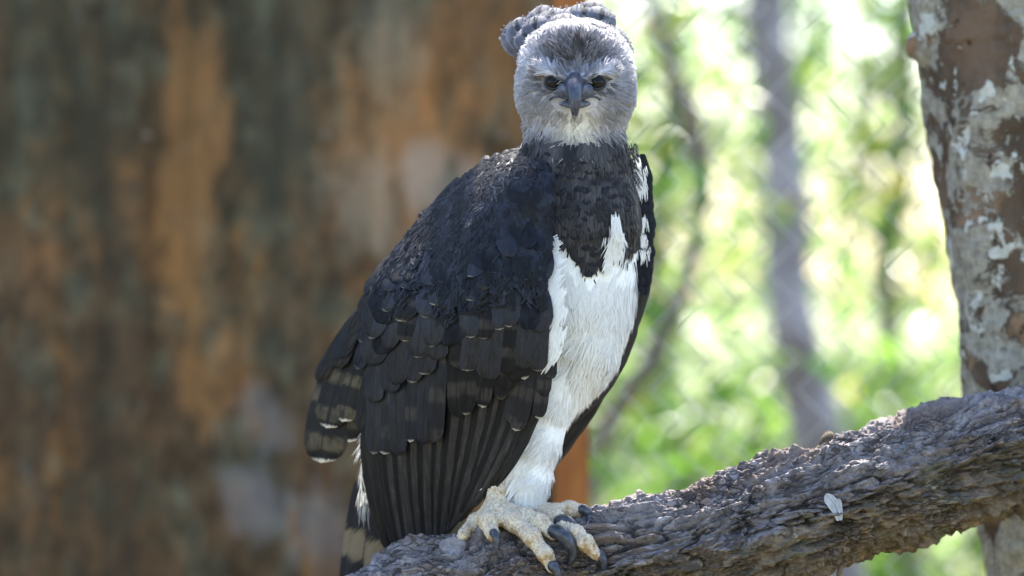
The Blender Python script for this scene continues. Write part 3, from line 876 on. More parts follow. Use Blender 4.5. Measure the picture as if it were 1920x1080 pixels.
def body_colour(P, N):
    px, py = to_px(P)
    n1 = fbm(P * 45, 3, 2); n2 = fbm(P * 16, 3, 6)
    front = (N[:, 1] < 0.35)
    # torso: bib above the ragged V, white below, slate on the back
    lim = np.interp(px, bib_x, bib_y) + 5 * n1
    streak = ((np.abs(px - (1150 - (py - 440) * 0.08)) < 11 + 5 * n1) & (py > 402) & (py < 520))
    c = np.where(((py < lim) & ~streak)[:, None], BIB, WHITE)
    back = (N[:, 1] > 0.25) | (px < 905)
    c = np.where((back & (py > 250))[:, None], np.where(((py > 800) & (px < 905))[:, None], np.array([0.16, 0.16, 0.18]), SLATE), c)
    # head
    hl = 258 + 22 * np.exp(-((px - 1086) / 45) ** 2) + 13 * n1 + 8 * n2
    isH = py < hl
    g = lerp(np.broadcast_to(HEADG, P.shape), HEADP, np.clip(0.5 + 0.6 * n2 + 0.25 * n1, 0, 1))
    rr = np.hypot((px - 1079) / 118, (py - 160) / 125)
    g = lerp(g, HEADP * 1.05, sstep(0.70, 1.0, rr) * 0.75 * sstep(60, 120, py))
    g = lerp(g, np.array([0.15, 0.147, 0.165]), np.clip(sstep(218, 262, py) * (0.8 + 0.5 * n1), 0, 1))
    chk = np.exp(-(((np.abs(px - 1079) - 66) / 30) ** 2 + ((py - 175) / 38) ** 2))
    g = lerp(g, np.array([0.18, 0.175, 0.19]), chk * 0.55)
    crown = np.exp(-(((px - 1080) / 56) ** 4 + ((py - 100) / 30) ** 4))
    g = lerp(g, np.array([0.075, 0.066, 0.068]) * 1.0, np.clip(crown * (0.85 + 0.6 * n1), 0, 1))
    g = lerp(g, np.array([0.12, 0.115, 0.125]), sstep(100, 45, py) * 0.8)
    brow = np.exp(-(((np.abs(px - 1079) - 52) / 26) ** 2 + ((py - 133) / 9) ** 2))
    g = lerp(g, HEADP * 0.95, brow * 0.8)
    thr = np.exp(-(((px - 1084) / (34 + 8 * n1)) ** 2 + ((py - 240) / 30) ** 2))
    g = lerp(g, WARM * 1.08, np.clip(thr * 1.1, 0, 1))
    lore = np.exp(-(((px - 1079) / 32) ** 2 + ((py - 150) / 16) ** 2))
    g = lerp(g, np.array([0.10, 0.10, 0.125]), lore * 0.8)
    eyer = np.exp(-(np.hypot(np.abs(px - 1078.5) - 41, (py - 157) * 1.1) / 23) ** 6)
    g = lerp(g, np.array([0.05, 0.05, 0.06]), eyer * 0.8 * (py > 143))
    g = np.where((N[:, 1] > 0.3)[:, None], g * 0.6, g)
    c = np.where(isH[:, None], g, c)
    # ruff between head and bib
    ruff = (py >= hl) & (py < hl + 26)
    c = np.where(ruff[:, None], BIB * (2.2 + 1.5 * n1[:, None]), c)
    return c

def vert_normals(V, F):
    e1 = V[F[:, 1]] - V[F[:, 0]]; e2 = V[F[:, 2]] - V[F[:, 0]]
    fn = np.cross(e1, e2); N = np.zeros_like(V)
    for k in range(4): np.add.at(N, F[:, k], fn)
    return unit(N)
BN = vert_normals(BV, BF); FN = vert_normals(FV, FF)
if ((BV - BV.mean(0)) * BN).sum() < 0: BF = BF[:, ::-1]; BN = -BN
if ((FV - FV.mean(0)) * FN).sum() < 0: FF = FF[:, ::-1]; FN = -FN

# scaly feet
f1, f2, cid = voronoi(FV * 190, 4)
FVd = FV + FN * (0.0012 * (sstep(0, 0.35, f2 - f1) - 0.6) + 0.0007 * fbm(FV * 90, 3, 3))[:, None]
fy = fbm(FV * 110, 4, 15) * 0.8
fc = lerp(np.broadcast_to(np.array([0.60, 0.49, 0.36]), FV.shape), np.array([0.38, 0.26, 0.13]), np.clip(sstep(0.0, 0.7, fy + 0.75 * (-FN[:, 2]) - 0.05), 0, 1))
fc = lerp(fc, np.array([0.66, 0.58, 0.45]), sstep(0.1, 0.7, fy * -1))
fc = fc * (0.62 + 0.38 * sstep(0, 0.22, f2 - f1))[:, None]
bc_ = body_colour(BV, BN)
M_skin = attr_mat('body_skin', 0.75, 0.25, 0, 0.2)
obj('body', np.vstack([BV, FVd]), np.vstack([BF, FF + len(BV)]), M_skin, eagle, cols=np.vstack([bc_, fc]))

# ---- talons
t = NT('talon_horn'); n = t.noise(t.coord(), 90, 4)
t.base(t.mix(t.ramp(n, 0.35, 0.75), (0.018, 0.020, 0.030), (0.075, 0.080, 0.105)), 0.32, 0.5); M_talon = t.m
TAL = [([(924, 998, -0.116), (929, 1003, -0.128), (931, 1020, -0.132), (929, 1041, -0.127)], 0.0075),
       ([(1034, 1058, -0.136), (1041, 1066, -0.143), (1046, 1078, -0.144), (1044, 1096, -0.138)], 0.0095),
       ([(1034, 994, -0.106), (1055, 1003, -0.120), (1072, 1025, -0.122), (1072, 1048, -0.116), (1064, 1063, -0.112)], 0.0125),
       ([(1088, 955, -0.040), (1100, 958, -0.048), (1105, 972, -0.052), (1098, 992, -0.052)], 0.0085),
       ([(1046, 978, -0.074), (1062, 980, -0.088), (1076, 996, -0.092), (1074, 1016, -0.090), (1060, 1045, -0.096)], 0.0125),
       ([(1113, 1034, -0.112), (1126, 1042, -0.118), (1132, 1058, -0.119), (1130, 1090, -0.112)], 0.0098),
       ([(868, 1000, -0.028), (858, 1012, -0.03), (856, 1028, -0.026)], 0.008)]
for pts, r in TAL:
    pts = [snap(q, r, 1.0 - 1.3 * i_ / (len(pts) - 1)) for i_, q in enumerate(pts)]
    p = spline([px3(*q) for q in pts], 14)
    rr = r * np.array([0.85, 1.0, 1.0, 0.98, 0.94, 0.89, 0.83, 0.76, 0.68, 0.59, 0.48, 0.36, 0.22, 0.05])
    V, F = tube(p, rr, 12)
    obj('talon', V, F, M_talon, eagle)

# ---- eyes
t = NT('eye'); gen = t.coord('Object')
M_eye = NT('eye_iris').base((0.008, 0.0055, 0.004), 0.05, 0.22).m
M_pupil = NT('eye_pupil').base((0.002, 0.002, 0.002), 0.05, 0.22).m
M_lid = simple_mat('eyelid_skin', (0.014, 0.014, 0.019), (0.03, 0.03, 0.037), 120, 0.6, 0.3)
def sphere(c, r, nu=20, nv=12):
    th = np.linspace(0, np.pi, nv); ph = np.linspace(0, 2 * np.pi, nu, endpoint=False)
    V = c + r * np.stack([np.sin(th)[:, None] * np.cos(ph), -np.cos(th)[:, None] + 0 * ph, np.sin(th)[:, None] * np.sin(ph)], -1)
    return V.reshape(-1, 3), grid_faces(nv, nu, True)
for e in EYES:
    V, F = sphere(e, 0.0136)
    eo = obj('eye', V, F, M_eye, eagle)
    V, F = sphere(e + [0, -0.0058, 0], 0.0081)
    V[:, 1] = np.maximum(V[:, 1], e[1] - 0.01375)
    obj('pupil', V, F, M_pupil, eo)
    a = np.linspace(0, 2 * np.pi, 26)
    ringp = e + np.stack([np.cos(a) * 0.0134, 0.004 * np.cos(a) ** 2 - 0.0088, np.sin(a) * 0.0112], -1)
    V, F = tube(ringp, np.full(26, 0.0028), 7, cap=False)
    obj('eyelid', V, F, M_lid, eagle)

# ---- beak
t = NT('beak_horn'); oc = t.coord(); n = t.noise(oc, 70, 5, 0.65); n2 = t.noise(oc, 60, 4, 0.7, sc3=(1, 1, 0.35))
c = t.mix(t.ramp(n, 0.35, 0.7), (0.020, 0.024, 0.040), (0.060, 0.068, 0.100))
c = t.mix(t.math('MULTIPLY', t.ramp(n2, 0.58, 0.68), 0.7), c, (0.46, 0.45, 0.45))
t.base(c, 0.34, 0.5); t.bump(n, 0.2, 0.002); M_beak = t.m
t = NT('cere_skin'); n = t.noise(t.coord(), 110, 5, 0.65)
t.base(t.mix(t.ramp(n, 0.35, 0.7), (0.060, 0.068, 0.100), (0.135, 0.145, 0.195)), 0.55, 0.4); t.bump(n, 0.4, 0.002); M_cere = t.m
def loft(stations, nseg=18, power=1.0):
    """stations: (px, py, y, half width px, half height px, tilt) lofted into a closed form; cross-section in the tilted plane"""
    st = spline(stations, 26)
    a = np.linspace(0, 2 * np.pi, nseg, endpoint=False)
    V = []
    for px, py, y, hw, hh, tl in st:
        c = px3(px, py, y)
        up = np.array([0, -math.sin(tl), math.cos(tl)])
        ca, sa = np.cos(a), np.sin(a)
        wx = np.sign(ca) * np.abs(ca) ** power
        V.append(c + wx[:, None] * np.array([1, 0, 0]) * abs(hw) * S + sa[:, None] * up * abs(hh) * S)
    V = np.array(V)
    return V.reshape(-1, 3), [tuple(f) for f in grid_faces(26, nseg, True)] + [tuple(range(nseg))[::-1], tuple(range(25 * nseg, 26 * nseg))]
V, F = loft([(1077, 158, -0.085, 26, 24, 0.05), (1077, 158, -0.108, 21, 22, 0.25), (1077, 164, -0.134, 17, 19, 0.65), (1077.5, 178, -0.151, 14, 16, 1.15), (1078, 197, -0.156, 10.5, 12, 1.5), (1078, 214, -0.151, 6, 7, 1.75), (1078, 226, -0.144, 1.0, 1.2, 1.9)])
beak = obj('beak', V, F, M_beak, eagle)
# cere and gape: a broad dark skin that carries the mouth line out to the cheeks
V, F = loft([(1078, 170, -0.080, 50, 20, 0.1), (1078, 170, -0.099, 44, 20, 0.15), (1078, 170, -0.115, 33, 18, 0.3), (1078, 172, -0.128, 20, 13, 0.5), (1078, 176, -0.135, 5, 5, 0.6)])
obj('cere', V, F, M_cere, eagle)
V, F = loft([(1078, 192, -0.078, 40, 8, 0.0), (1078, 193, -0.096, 33, 9, 0.0), (1078, 195, -0.108, 24, 9, 0.0), (1078, 197, -0.119, 13, 7, 0.1), (1078, 199, -0.126, 4, 3, 0.1)])
obj('lower_mandible', V, F, M_cere, eagle)
for s in (-1, 1):
    pts = spline([px3(1078 + s * 12, 184, -0.131), px3(1078 + s * 27, 182, -0.119), px3(1078 + s * 40, 182, -0.106), px3(1078 + s * 47, 187, -0.098)], 12)
    V, F = tube(pts, np.linspace(0.0010, 0.0020, 12), 7)
    obj('gape_edge', V, F, M_talon, beak)
    c = px3(1078 + s * 19, 162, -0.122)
    V, F = sphere(c, 0.0042, 12, 8); V = c + (V - c) * np.array([0.45, 0.8, 1.3])
    obj('nostril', V, F, M_pupil, beak)
# bristles round the beak
br = []
for k in range(46):
    s = random.choice((-1, 1))
    p = px3(1078 + s * random.uniform(8, 40), random.uniform(140, 204), -0.118 + 0.0)
    p[1] = -0.128 + 0.0009 * abs((to_px(p)[0]) - 1078)
    e = p + np.array([s * random.uniform(-0.004, 0.020), -random.uniform(0.0, 0.008), random.uniform(-0.012, 0.006)])
    br.append(tube(spline([p, (p + e) / 2 + [0, -0.003, 0.001], e], 5), np.linspace(0.0005, 0.0002, 5), 4, cap=False))
V, F = merge(br)
M_brist = NT('pale_bristle').base((0.55, 0.53, 0.50), 0.6, 0.3).m
o = obj('bristles', V, F, M_brist, eagle); o['kind'] = 'stuff'

# ---- soft plumage: thousands of narrow plumes growing from the skin
def plumes(name, P, N, D, L, W, C, mat, lift=0.22, droop=0.25, parent=None, jitter=0.25, tipcol=None, seed=0, nvar=0.11, clump=0, cvar=0.16, cdark=0.22):
    r = np.random.default_rng(seed)
    n = len(P)
    if clump:                                   # plumes gather into soft overlapping feathers
        cc = P[r.choice(n, clump, replace=False)]
        ci = np.concatenate([((P[i:i + 2000, None] - cc[None]) ** 2).sum(-1).argmin(1) for i in range(0, n, 2000)])
        Lc = np.asarray(L).reshape(-1, 1) * np.ones((n, 1))
        dc = r.normal(0, 0.22, (clump, 3))[ci]
        D = unit(unit(D) + dc + 0.75 * (cc[ci] - P) / Lc)
        C = C * (1 + cvar * (2 * r.random((clump, 1)) - 1))[ci] * (1 - cdark * np.clip(np.linalg.norm(P - cc[ci], axis=1) / 0.010, 0, 1))[:, None]
        lift = lift * (0.7 + 0.6 * r.random((clump, 1)))[ci]
    D = D + r.normal(0, jitter, (n, 3))
    D = unit(D - N * (D * N).sum(-1, keepdims=True))
    side = np.cross(N, D)
    L = np.asarray(L).reshape(-1, 1) * (0.7 + 0.6 * r.random((n, 1))); W = np.asarray(W).reshape(-1, 1) * (0.7 + 0.6 * r.random((n, 1)))
    lf = lift * (0.5 + r.random((n, 1)))
    rows = []
    for tt, ww in ((0, 0.8), (0.4, 1.0), (0.78, 0.75), (1.0, 0.0)):
        c = P - N * 0.001 + D * L * tt + N * L * (lf * tt - droop * lf * tt * tt * 2)
        if ww == 0: rows.append(c)
        else: rows += [c - side * W * ww + N * W * 0.0, c + side * W * ww]
    V = np.stack(rows, 1)                       # n,7,3
    b = (np.arange(n) * 7)[:, None, None]
    F = (np.array([[0, 3, 1], [0, 2, 3], [2, 5, 3], [2, 4, 5], [4, 6, 5]])[None] + b).reshape(-1, 3)
    nn = unit(N[:, None] + r.normal(0, nvar, (n, 1, 3)) + 0.0 * V)
    nn = unit(nn + np.array([0, 0, 0]) + np.stack([(-1.6 * nvar if k in (0, 2, 4) else 1.6 * nvar if k in (1, 3, 5) else 0) * side for k in range(7)], 1))
    vv_ = 1 + 1.3 * nvar * (2 * r.random((n, 1)) - 1)
    Cc = np.repeat((C * vv_)[:, None], 7, 1)
    if tipcol is not None:
        Cc[:, 4:] = Cc[:, 4:] * 0.5 + tipcol * 0.5
    o = obj(name, V.reshape(-1, 3), F, mat, parent or eagle, cols=Cc.reshape(-1, 3), normals=nn.reshape(-1, 3))
    o['kind'] = 'stuff'
    return o

def sample_body(n, keep, seed):
    r = np.random.default_rng(seed)
    T = np.vstack([BF[:, [0, 1, 2]], BF[:, [0, 2, 3]]])
    ctr = BV[T].mean(1); nr = BN[T].mean(1)
    T = T[keep(ctr, nr)]
    A = np.linalg.norm(np.cross(BV[T[:, 1]] - BV[T[:, 0]], BV[T[:, 2]] - BV[T[:, 0]]), axis=1)
    k = r.choice(len(T), n, p=A / A.sum())
    a, b = r.random(n), r.random(n); fl = a + b > 1; a[fl], b[fl] = 1 - a[fl], 1 - b[fl]
    w = np.stack([1 - a - b, a, b], -1)[..., None]
    return (BV[T[k]] * w).sum(1), unit((BN[T[k]] * w).sum(1))

M_plume = attr_mat('soft_plume', 0.85, 0.15, 0.25, 0.12, 0.3)
M_dplume = attr_mat('dark_plume', 0.5, 0.2, 0.0, 0.15)
beakc = px3(1078, 168, -0.12)
def head_keep(P, N):
    px, py = to_px(P)
    k = py < 285
    face = (N[:, 1] < 0)
    for e in EYES:
        ex, ez = to_px(e)
        k &= ~((np.hypot((px - ex), (py - ez) * 1.1) < 16.5) & face)
    k &= ~((np.hypot((px - 1078) / 40, (py - 184) / 22) < 1) & face)
    k &= ~((np.abs(px - 1078) < 13) & (py > 134) & (py < 190) & face)
    return k
P, N = sample_body(34000, head_keep, 3)
px, py = to_px(P)
C = body_colour(P + np.random.default_rng(9).normal(0, 1, (len(P), 1)) * np.where((py > 232) & (py < 290), 0.009, 0.001)[:, None] * np.array([0, 0, 1.0]), N)
D = unit(P - beakc) + np.array([0, 0.25, -0.25])
lore = np.exp(-(np.hypot(px - 1078, py - 170) / 52) ** 2) * (N[:, 1] < 0)
L = 0.021 * (1 - 0.62 * lore); W = 0.0013 * (1 - 0.3 * lore)
L = np.where(py > 225, 0.026, L)
D = D + np.array([0, 0, -1.0]) * sstep(195, 250, py)[:, None]
plumes('head_plumage', P, N, D, L, W, C, M_plume, lift=np.interp(py, [100, 150, 190, 240], [0.26, 0.18, 0.17, 0.18])[:, None], seed=5, jitter=0.12, clump=1500)
# body plumage
FLOW = unit(np.array([-0.33, 0.10, -0.95]))
P, N = sample_body(36000, lambda P, N: (to_px(P)[1] > 262) & (N[:, 1] < 0.45) & (to_px(P)[0] > 985), 4)
px, py = to_px(P)
C = body_colour(P + np.random.default_rng(10).normal(0, 0.006, (len(P), 1)) * np.array([0, 0, 1.0]) * ((py > 300) & (py < 560))[:, None], N)
isw = C[:, 0] > 0.4
D = np.stack([np.interp(py, [560, 700], [-0.08, -0.22]), 0 * py, -np.ones(len(py))], -1)
D = D + np.interp(px, [1030, 1060], [-0.55, 0])[:, None] * np.array([1.0, 0, 0]) + np.where((px > 1165)[:, None], np.array([0.12, 0, 0.0]), 0)
D = unit(D)
L = np.where(isw, 0.042, 0.024) * np.where(py > 760, 0.75, 1.0); W = np.where(isw, 0.0011, 0.0015) * np.where(py > 760, 0.8, 1)
plumes('body_plumage', P, N, D, L, W, C, M_plume, lift=0.05, seed=6, jitter=0.09, nvar=0.03, clump=2600, cvar=0.01, cdark=0.0)
P, N = sample_body(3200, lambda P, N: (to_px(P)[1] > 250) & ((N[:, 1] >= 0.3) | (to_px(P)[0] <= 985)), 14)
plumes('back_plumage', P, N, np.broadcast_to(unit(np.array([-0.5, 0.3, -0.8])), P.shape), 0.05, np.where(to_px(P)[1] > 760, 0.003, 0.008), body_colour(P, N), M_plume, lift=0.10, seed=7, jitter=0.12)
# trouser fringe over the ankles
P, N = sample_body(1500, lambda P, N: (to_px(P)[1] > 830) & (to_px(P)[0] > 940), 15)
kk = np.random.default_rng(3).random(len(P)) < np.interp(to_px(P)[1], [830, 930], [0.1, 1]); P, N = P[kk], N[kk]
plumes('ankle_plumage', P, N, np.broadcast_to(np.array([0.0, 0, -1.0]), P.shape), 0.030, 0.0013, np.broadcast_to(WHITE * 0.97, P.shape), M_plume, lift=0.12, seed=8, jitter=0.10, nvar=0.06)

# ---- wings: a smooth carrying form, then real feathers laid over it in rows
def tps(ctrl):
    c = np.asarray(ctrl, float); X = c[:, :2] / 400; y = c[:, 2]; n = len(c)
    k = lambda r: np.where(r > 1e-9, r * r * np.log(np.maximum(r, 1e-9)), 0)
    K = k(np.linalg.norm(X[:, None] - X[None], axis=-1)) + 1e-3 * np.eye(n)
    Pm = np.hstack([np.ones((n, 1)), X])
    A = np.vstack([np.hstack([K, Pm]), np.hstack([Pm.T, np.zeros((3, 3))])])
    s = np.linalg.solve(A, np.concatenate([y, np.zeros(3)]))
    def f(px, py):
        q = np.stack(np.broadcast_arrays(np.asarray(px, float), np.asarray(py, float)), -1) / 400
        r = np.linalg.norm(q[..., None, :] - X, axis=-1)
        return k(r) @ s[:n] + s[n] + q @ s[n + 1:]
    return f

D_near = tps([(985, 282, -0.015), (1018, 294, -0.055), (1040, 345, -0.105), (1047, 450, -0.122), (1035, 600, -0.135), (1020, 700, -0.12), (1000, 790, -0.095), (893, 945, -0.03), (742, 1045, 0.13),
              (700, 900, 0.10), (692, 720, 0.08), (720, 490, 0.11), (800, 395, 0.10), (870, 322, 0.065), (930, 290, 0.025), (930, 380, -0.070), (975, 330, -0.075), (900, 450, -0.085), (870, 600, -0.115), (850, 750, -0.075), (820, 900, 0.015),
              (760, 560, -0.01), (760, 700, 0.0), (600, 800, 0.17), (640, 620, 0.14), (690, 1080, 0.16), (1000, 420, -0.105), (780, 1000, 0.09), (850, 970, 0.04)])
D_far = tps([(1185, 292, 0.02), (1212, 340, 0.05), (1215, 450, 0.06), (1205, 560, 0.07), (1185, 630, 0.075), (1130, 695, 0.07), (1060, 790, 0.085), (1020, 885, 0.10), (1170, 350, 0.01), (1180, 500, 0.04), (1090, 700, 0.06)])

def surf(D, px, py, off):
    e = 3.0
    p = at(px, py, D(px, py))
    dx = at(px + e, py, D(px + e, py)) - p; dy = at(px, py + e, D(px, py + e)) - p
    n = unit(np.cross(dx, dy)); n = np.where(n[..., 1:2] > 0, -n, n)
    return p + n * np.asarray(off)[..., None], n

TT = np.array([0, 0.16, 0.34, 0.52, 0.68, 0.80, 0.89, 0.95, 0.985, 1.0])
SSX = np.array([-1, -0.55, 0, 0.55, 1.0])
FG = grid_faces(len(TT), len(SSX))
def profile(kind):
    if kind == 'long': w = np.minimum(0.45 + 2.4 * TT, 1.0); k0 = 0.86
    elif kind == 'point': w = np.minimum(0.5 + 1.8 * TT, 1.0) * (1 - 0.45 * TT); k0 = 0.72
    else: w = 0.45 + 0.55 * np.sin(np.minimum(TT / 0.66, 1) * np.pi / 2); k0 = 0.64
    return w * np.where(TT > k0, np.sqrt(np.clip(1 - ((TT - k0) / (1 - k0)) ** 2, 0, 1)), 1)

def feather(name, parent, D, root, tip, hw, mat, off0=0.004, off1=0.010, bend=0.0, kind='round', camber=0.004, wob=0.06):
    """one curved vane laid on the surface D, root and tip given in photo pixels"""
    a, b = np.array(root, float), np.array(tip, float)
    d = b - a; Ln = np.linalg.norm(d); n2 = np.array([-d[1], d[0]]) / Ln
    cl = a + d * TT[:, None] + n2 * (bend * Ln * 4 * TT * (1 - TT))[:, None]
    tg = np.gradient(cl, axis=0); tg /= np.linalg.norm(tg, axis=1, keepdims=True); nn = np.stack([-tg[:, 1], tg[:, 0]], -1)
    wv = profile(kind) * hw
    edge = 1 + wob * rng.normal(0, 1, (len(TT), 2)).cumsum(0) * 0.3
    scl = np.where(SSX[None] < 0, edge[:, :1], edge[:, 1:])
    q = cl[:, None] + nn[:, None] * (SSX[None] * scl * wv[:, None])[..., None]
    camber = np.sign(camber) * min(abs(camber), (0.34 if 'flight' in name or 'tertial' in name else 0.13) * hw * S)
    off = (off0 + (off1 - off0) * TT)[:, None] - camber * SSX[None] ** 2
    tw = rng.normal(0, 0.0012) * SSX[None] * TT[:, None]
    V, _ = surf(D, q[..., 0], q[..., 1], off + tw)
    uv = np.stack(np.broadcast_arrays((SSX * 0.5 + 0.5)[None], TT[:, None]), -1).reshape(-1, 2)
    return obj(name, V.reshape(-1, 3), FG, mat, parent, uv=uv)

SL1, SL2 = (0.0036, 0.0048, 0.0090), (0.0092, 0.0122, 0.0235)
M_lesser = feather_mat('lesser_covert', (0.0048, 0.0055, 0.0085), (0.0125, 0.0145, 0.0225), (0.12, 0.13, 0.16), 0.3, rough=0.6, spec=0.12)
M_median = feather_mat('median_covert', SL1, SL2, (0.40, 0.38, 0.36), 0.6, mott=(0.040, 0.032, 0.028), mott_amt=0.35, rough=0.42, spec=0.28)
M_greater = feather_mat('greater_covert', (0.0042, 0.0052, 0.0085), (0.0090, 0.0112, 0.0195), (0.55, 0.52, 0.46), 0.8, bar=(0.09, 0.075, 0.062), bar_amt=0.3, bar_n=2.6, rough=0.45, slant=18.0, spec=0.25)
M_brown = feather_mat('brownish_covert', (0.0048, 0.0048, 0.006), (0.0105, 0.0098, 0.0108), (0.50, 0.46, 0.40), 0.8, bar=(0.075, 0.062, 0.052), bar_amt=0.4, bar_n=2.6, rough=0.55)
M_flight = feather_mat('flight_feather', (0.005, 0.005, 0.006), (0.011, 0.0105, 0.0115), (0.2, 0.19, 0.18), 0.3, mott=(0.058, 0.052, 0.050), mott_amt=0.85, rough=0.6, side=0.5, side_col=(0.05, 0.047, 0.047), slant=8.0, web_shade=0.45)
M_primary = feather_mat('outer_primary', (0.008, 0.008, 0.010), (0.014, 0.014, 0.017), (0.1, 0.1, 0.1), 0.1, mott=(0.10, 0.085, 0.05), mott_amt=0.2, rough=0.45)
M_tertial = feather_mat('barred_tertial', (0.008, 0.008, 0.009), (0.014, 0.013, 0.013), (0.75, 0.72, 0.66), 1.0, bar=(0.115, 0.092, 0.058), bar_amt=0.75, bar_n=3.2, rough=0.5, phase=1.0, rphase=2.0, slant=16.0, edge_all=True)
M_tail = feather_mat('barred_tail', (0.012, 0.012, 0.014), (0.02, 0.02, 0.024), (0.7, 0.68, 0.62), 0.8, bar=(0.21, 0.165, 0.105), bar_amt=0.9, bar_n=2.5, rough=0.5, phase=-2.3, rphase=0.4, barmin=0.0, slant=12.0)
M_bibf = feather_mat('bib_feather', (0.0135, 0.0135, 0.017), (0.031, 0.0305, 0.037), (0.13, 0.12, 0.12), 0.5, rough=0.7, spec=0.12, side=0.6)
M_whitef = feather_mat('white_feather', (0.74, 0.73, 0.72), (0.82, 0.81, 0.80), (0.8, 0.8, 0.8), 0.2, rough=0.75, spec=0.2)
M_wingskin = simple_mat('wing_underlayer', (0.010, 0.011, 0.015), (0.018, 0.019, 0.026), 40, 0.6, 0.3)

# near wing carrying form
ly = np.array([278, 296, 330, 400, 490, 560, 640, 720, 800, 900, 980, 1040])
lx = np.array([974, 930, 882, 814, 744, 708, 690, 694, 698, 706, 722, 742])
ry = np.array([280, 292, 330, 450, 500, 600, 680, 705, 778, 850, 942, 1010, 1040])
rx = np.array([992, 1022, 1036, 1044, 1028, 1034, 1018, 1028, 1006, 956, 888, 790, 750])
vv_ = np.linspace(282, 1036, 70); uu_ = np.linspace(0, 1, 26)
gl, gr = np.interp(vv_, ly, lx), np.interp(vv_, ry, rx)
GX = gl[:, None] + (gr - gl)[:, None] * uu_[None]; GY = np.broadcast_to(vv_[:, None], GX.shape)
drop = -0.030 * np.clip(np.abs(uu_ * 2 - 1) - 0.82, 0, 1)[None] / 0.18 - 0.008 * np.clip(1 - (GY - 282) / 22, 0, 1)
front, nrm = surf(D_near, GX, GY, drop)
back = front - nrm * 0.012
f = grid_faces(70, 26)
# rim strip closes the slab
rim_i = np.concatenate([np.arange(26), np.arange(1, 70) * 26 + 25, np.arange(24, -1, -1) + 69 * 26, np.arange(68, 0, -1) * 26])
rim = np.stack([rim_i, np.roll(rim_i, -1), np.roll(rim_i, -1) + 1820, rim_i + 1820], -1)
wing = obj('wing', np.vstack([front.reshape(-1, 3), back.reshape(-1, 3)]), np.vstack([f, f[:, ::-1] + 1820, rim]), M_wingskin, eagle)
wing['label'] = 'broad dark wing folded over the side, coverts edged pale'

jit = lambda s: rng.normal(0, s)
# flight feathers (lowest layer)
roots = [(700, 720), (712, 720), (733, 715), (756, 710), (780, 705), (806, 700), (832, 700), (858, 695), (884, 690), (910, 690), (936, 690), (960, 690), (985, 690)]
tips = [(743, 1047), (757, 1049), (768, 1046), (778, 1040), (792, 1032), (806, 1026), (818, 1018), (830, 1010), (840, 1001), (850, 990), (860, 978), (870, 964), (880, 952)]
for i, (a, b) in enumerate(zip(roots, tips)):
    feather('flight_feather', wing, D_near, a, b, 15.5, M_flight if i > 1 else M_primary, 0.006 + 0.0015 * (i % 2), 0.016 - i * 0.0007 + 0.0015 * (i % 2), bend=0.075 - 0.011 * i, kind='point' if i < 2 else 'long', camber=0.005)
feather('flight_feather', wing, D_near, (1000, 690), (893, 944), 21, M_primary, 0.003, 0.006, bend=-0.07, kind='point')
feather('flight_feather', wing, D_near, (1012, 690), (905, 930), 21, M_primary, 0.002, 0.003, bend=-0.085, kind='point')
# secondary coverts hanging by the leg
for a, b, w_ in [((1000, 640), (968, 806), 17), ((1020, 640), (1012, 782), 14), ((985, 640), (958, 790), 16), ((1028, 620), (1036, 707), 11), ((1015, 610), (1022, 740), 14), ((1030, 590), (1020, 690), 12)]:
    feather('covert_feather', wing, D_near, a, b, w_, M_greater, 0.006, 0.013, bend=-0.03, kind='long')

def row(tips, n, length, hw, mats, off0, off1, dirf, kind='round', sub='covert_feather', jt=4.0, par=wing, D=D_near):
    T = np.asarray(tips, float)
    s = np.concatenate([[0], np.cumsum(np.linalg.norm(np.diff(T, axis=0), axis=1))])
    order = list(range(n))
    for i in order:
        u = (i + 0.5 + 0.18 * jit(1)) / n * s[-1]
        tp = np.array([np.interp(u, s, T[:, 0]) + jit(jt * .5), np.interp(u, s, T[:, 1]) + jit(jt)])
        L = length * (1 + 0.08 * jit(1))
        d = np.array(dirf(tp[0], tp[1])); d = d / np.linalg.norm(d)
        d = d + np.array([jit(0.05), 0])
        feather(sub, par, D, tp - d * L, tp, hw * (1 + 0.07 * jit(1)), mats[i % len(mats)] if not callable(mats) else mats(i / n), off0 + 0.0006 * (i % 3), off1 + 0.0006 * (i % 3), bend=jit(0.025), kind=kind)

def wdir(px, py):
    k = np.clip((900 - px) / 200, 0, 1) * np.clip((700 - py) / 200, 0, 1)
    return (-0.62 * k - 0.04 + 0.14 * np.clip((px - 930) / 100, 0, 1) * np.clip((620 - py) / 200, 0, 1), 1.0)

# greater coverts: long narrow vanes in two tiers
row([(700, 838), (722, 846), (752, 840), (784, 818), (812, 822), (838, 808)], 6, 185, 17, [M_median, M_greater, M_median, M_greater], 0.010, 0.017, lambda x, y: (-0.04, 1), 'long', jt=5)
row([(846, 770), (880, 768), (912, 752), (945, 735), (972, 712), (1003, 700)], 7, 175, 18, [M_brown], 0.009, 0.017, lambda x, y: (0.03, 1), 'long', jt=5)
row([(700, 760), (735, 735), (770, 705), (802, 692), (830, 672), (858, 662), (890, 690), (925, 700), (958, 706), (990, 692), (1022, 686)], 12, 130, 21, lambda f_: M_median if (f_ < 0.5 or int(f_ * 24) % 3) else M_brown, 0.013, 0.020, lambda x, y: (-0.05, 1), 'long', jt=7)
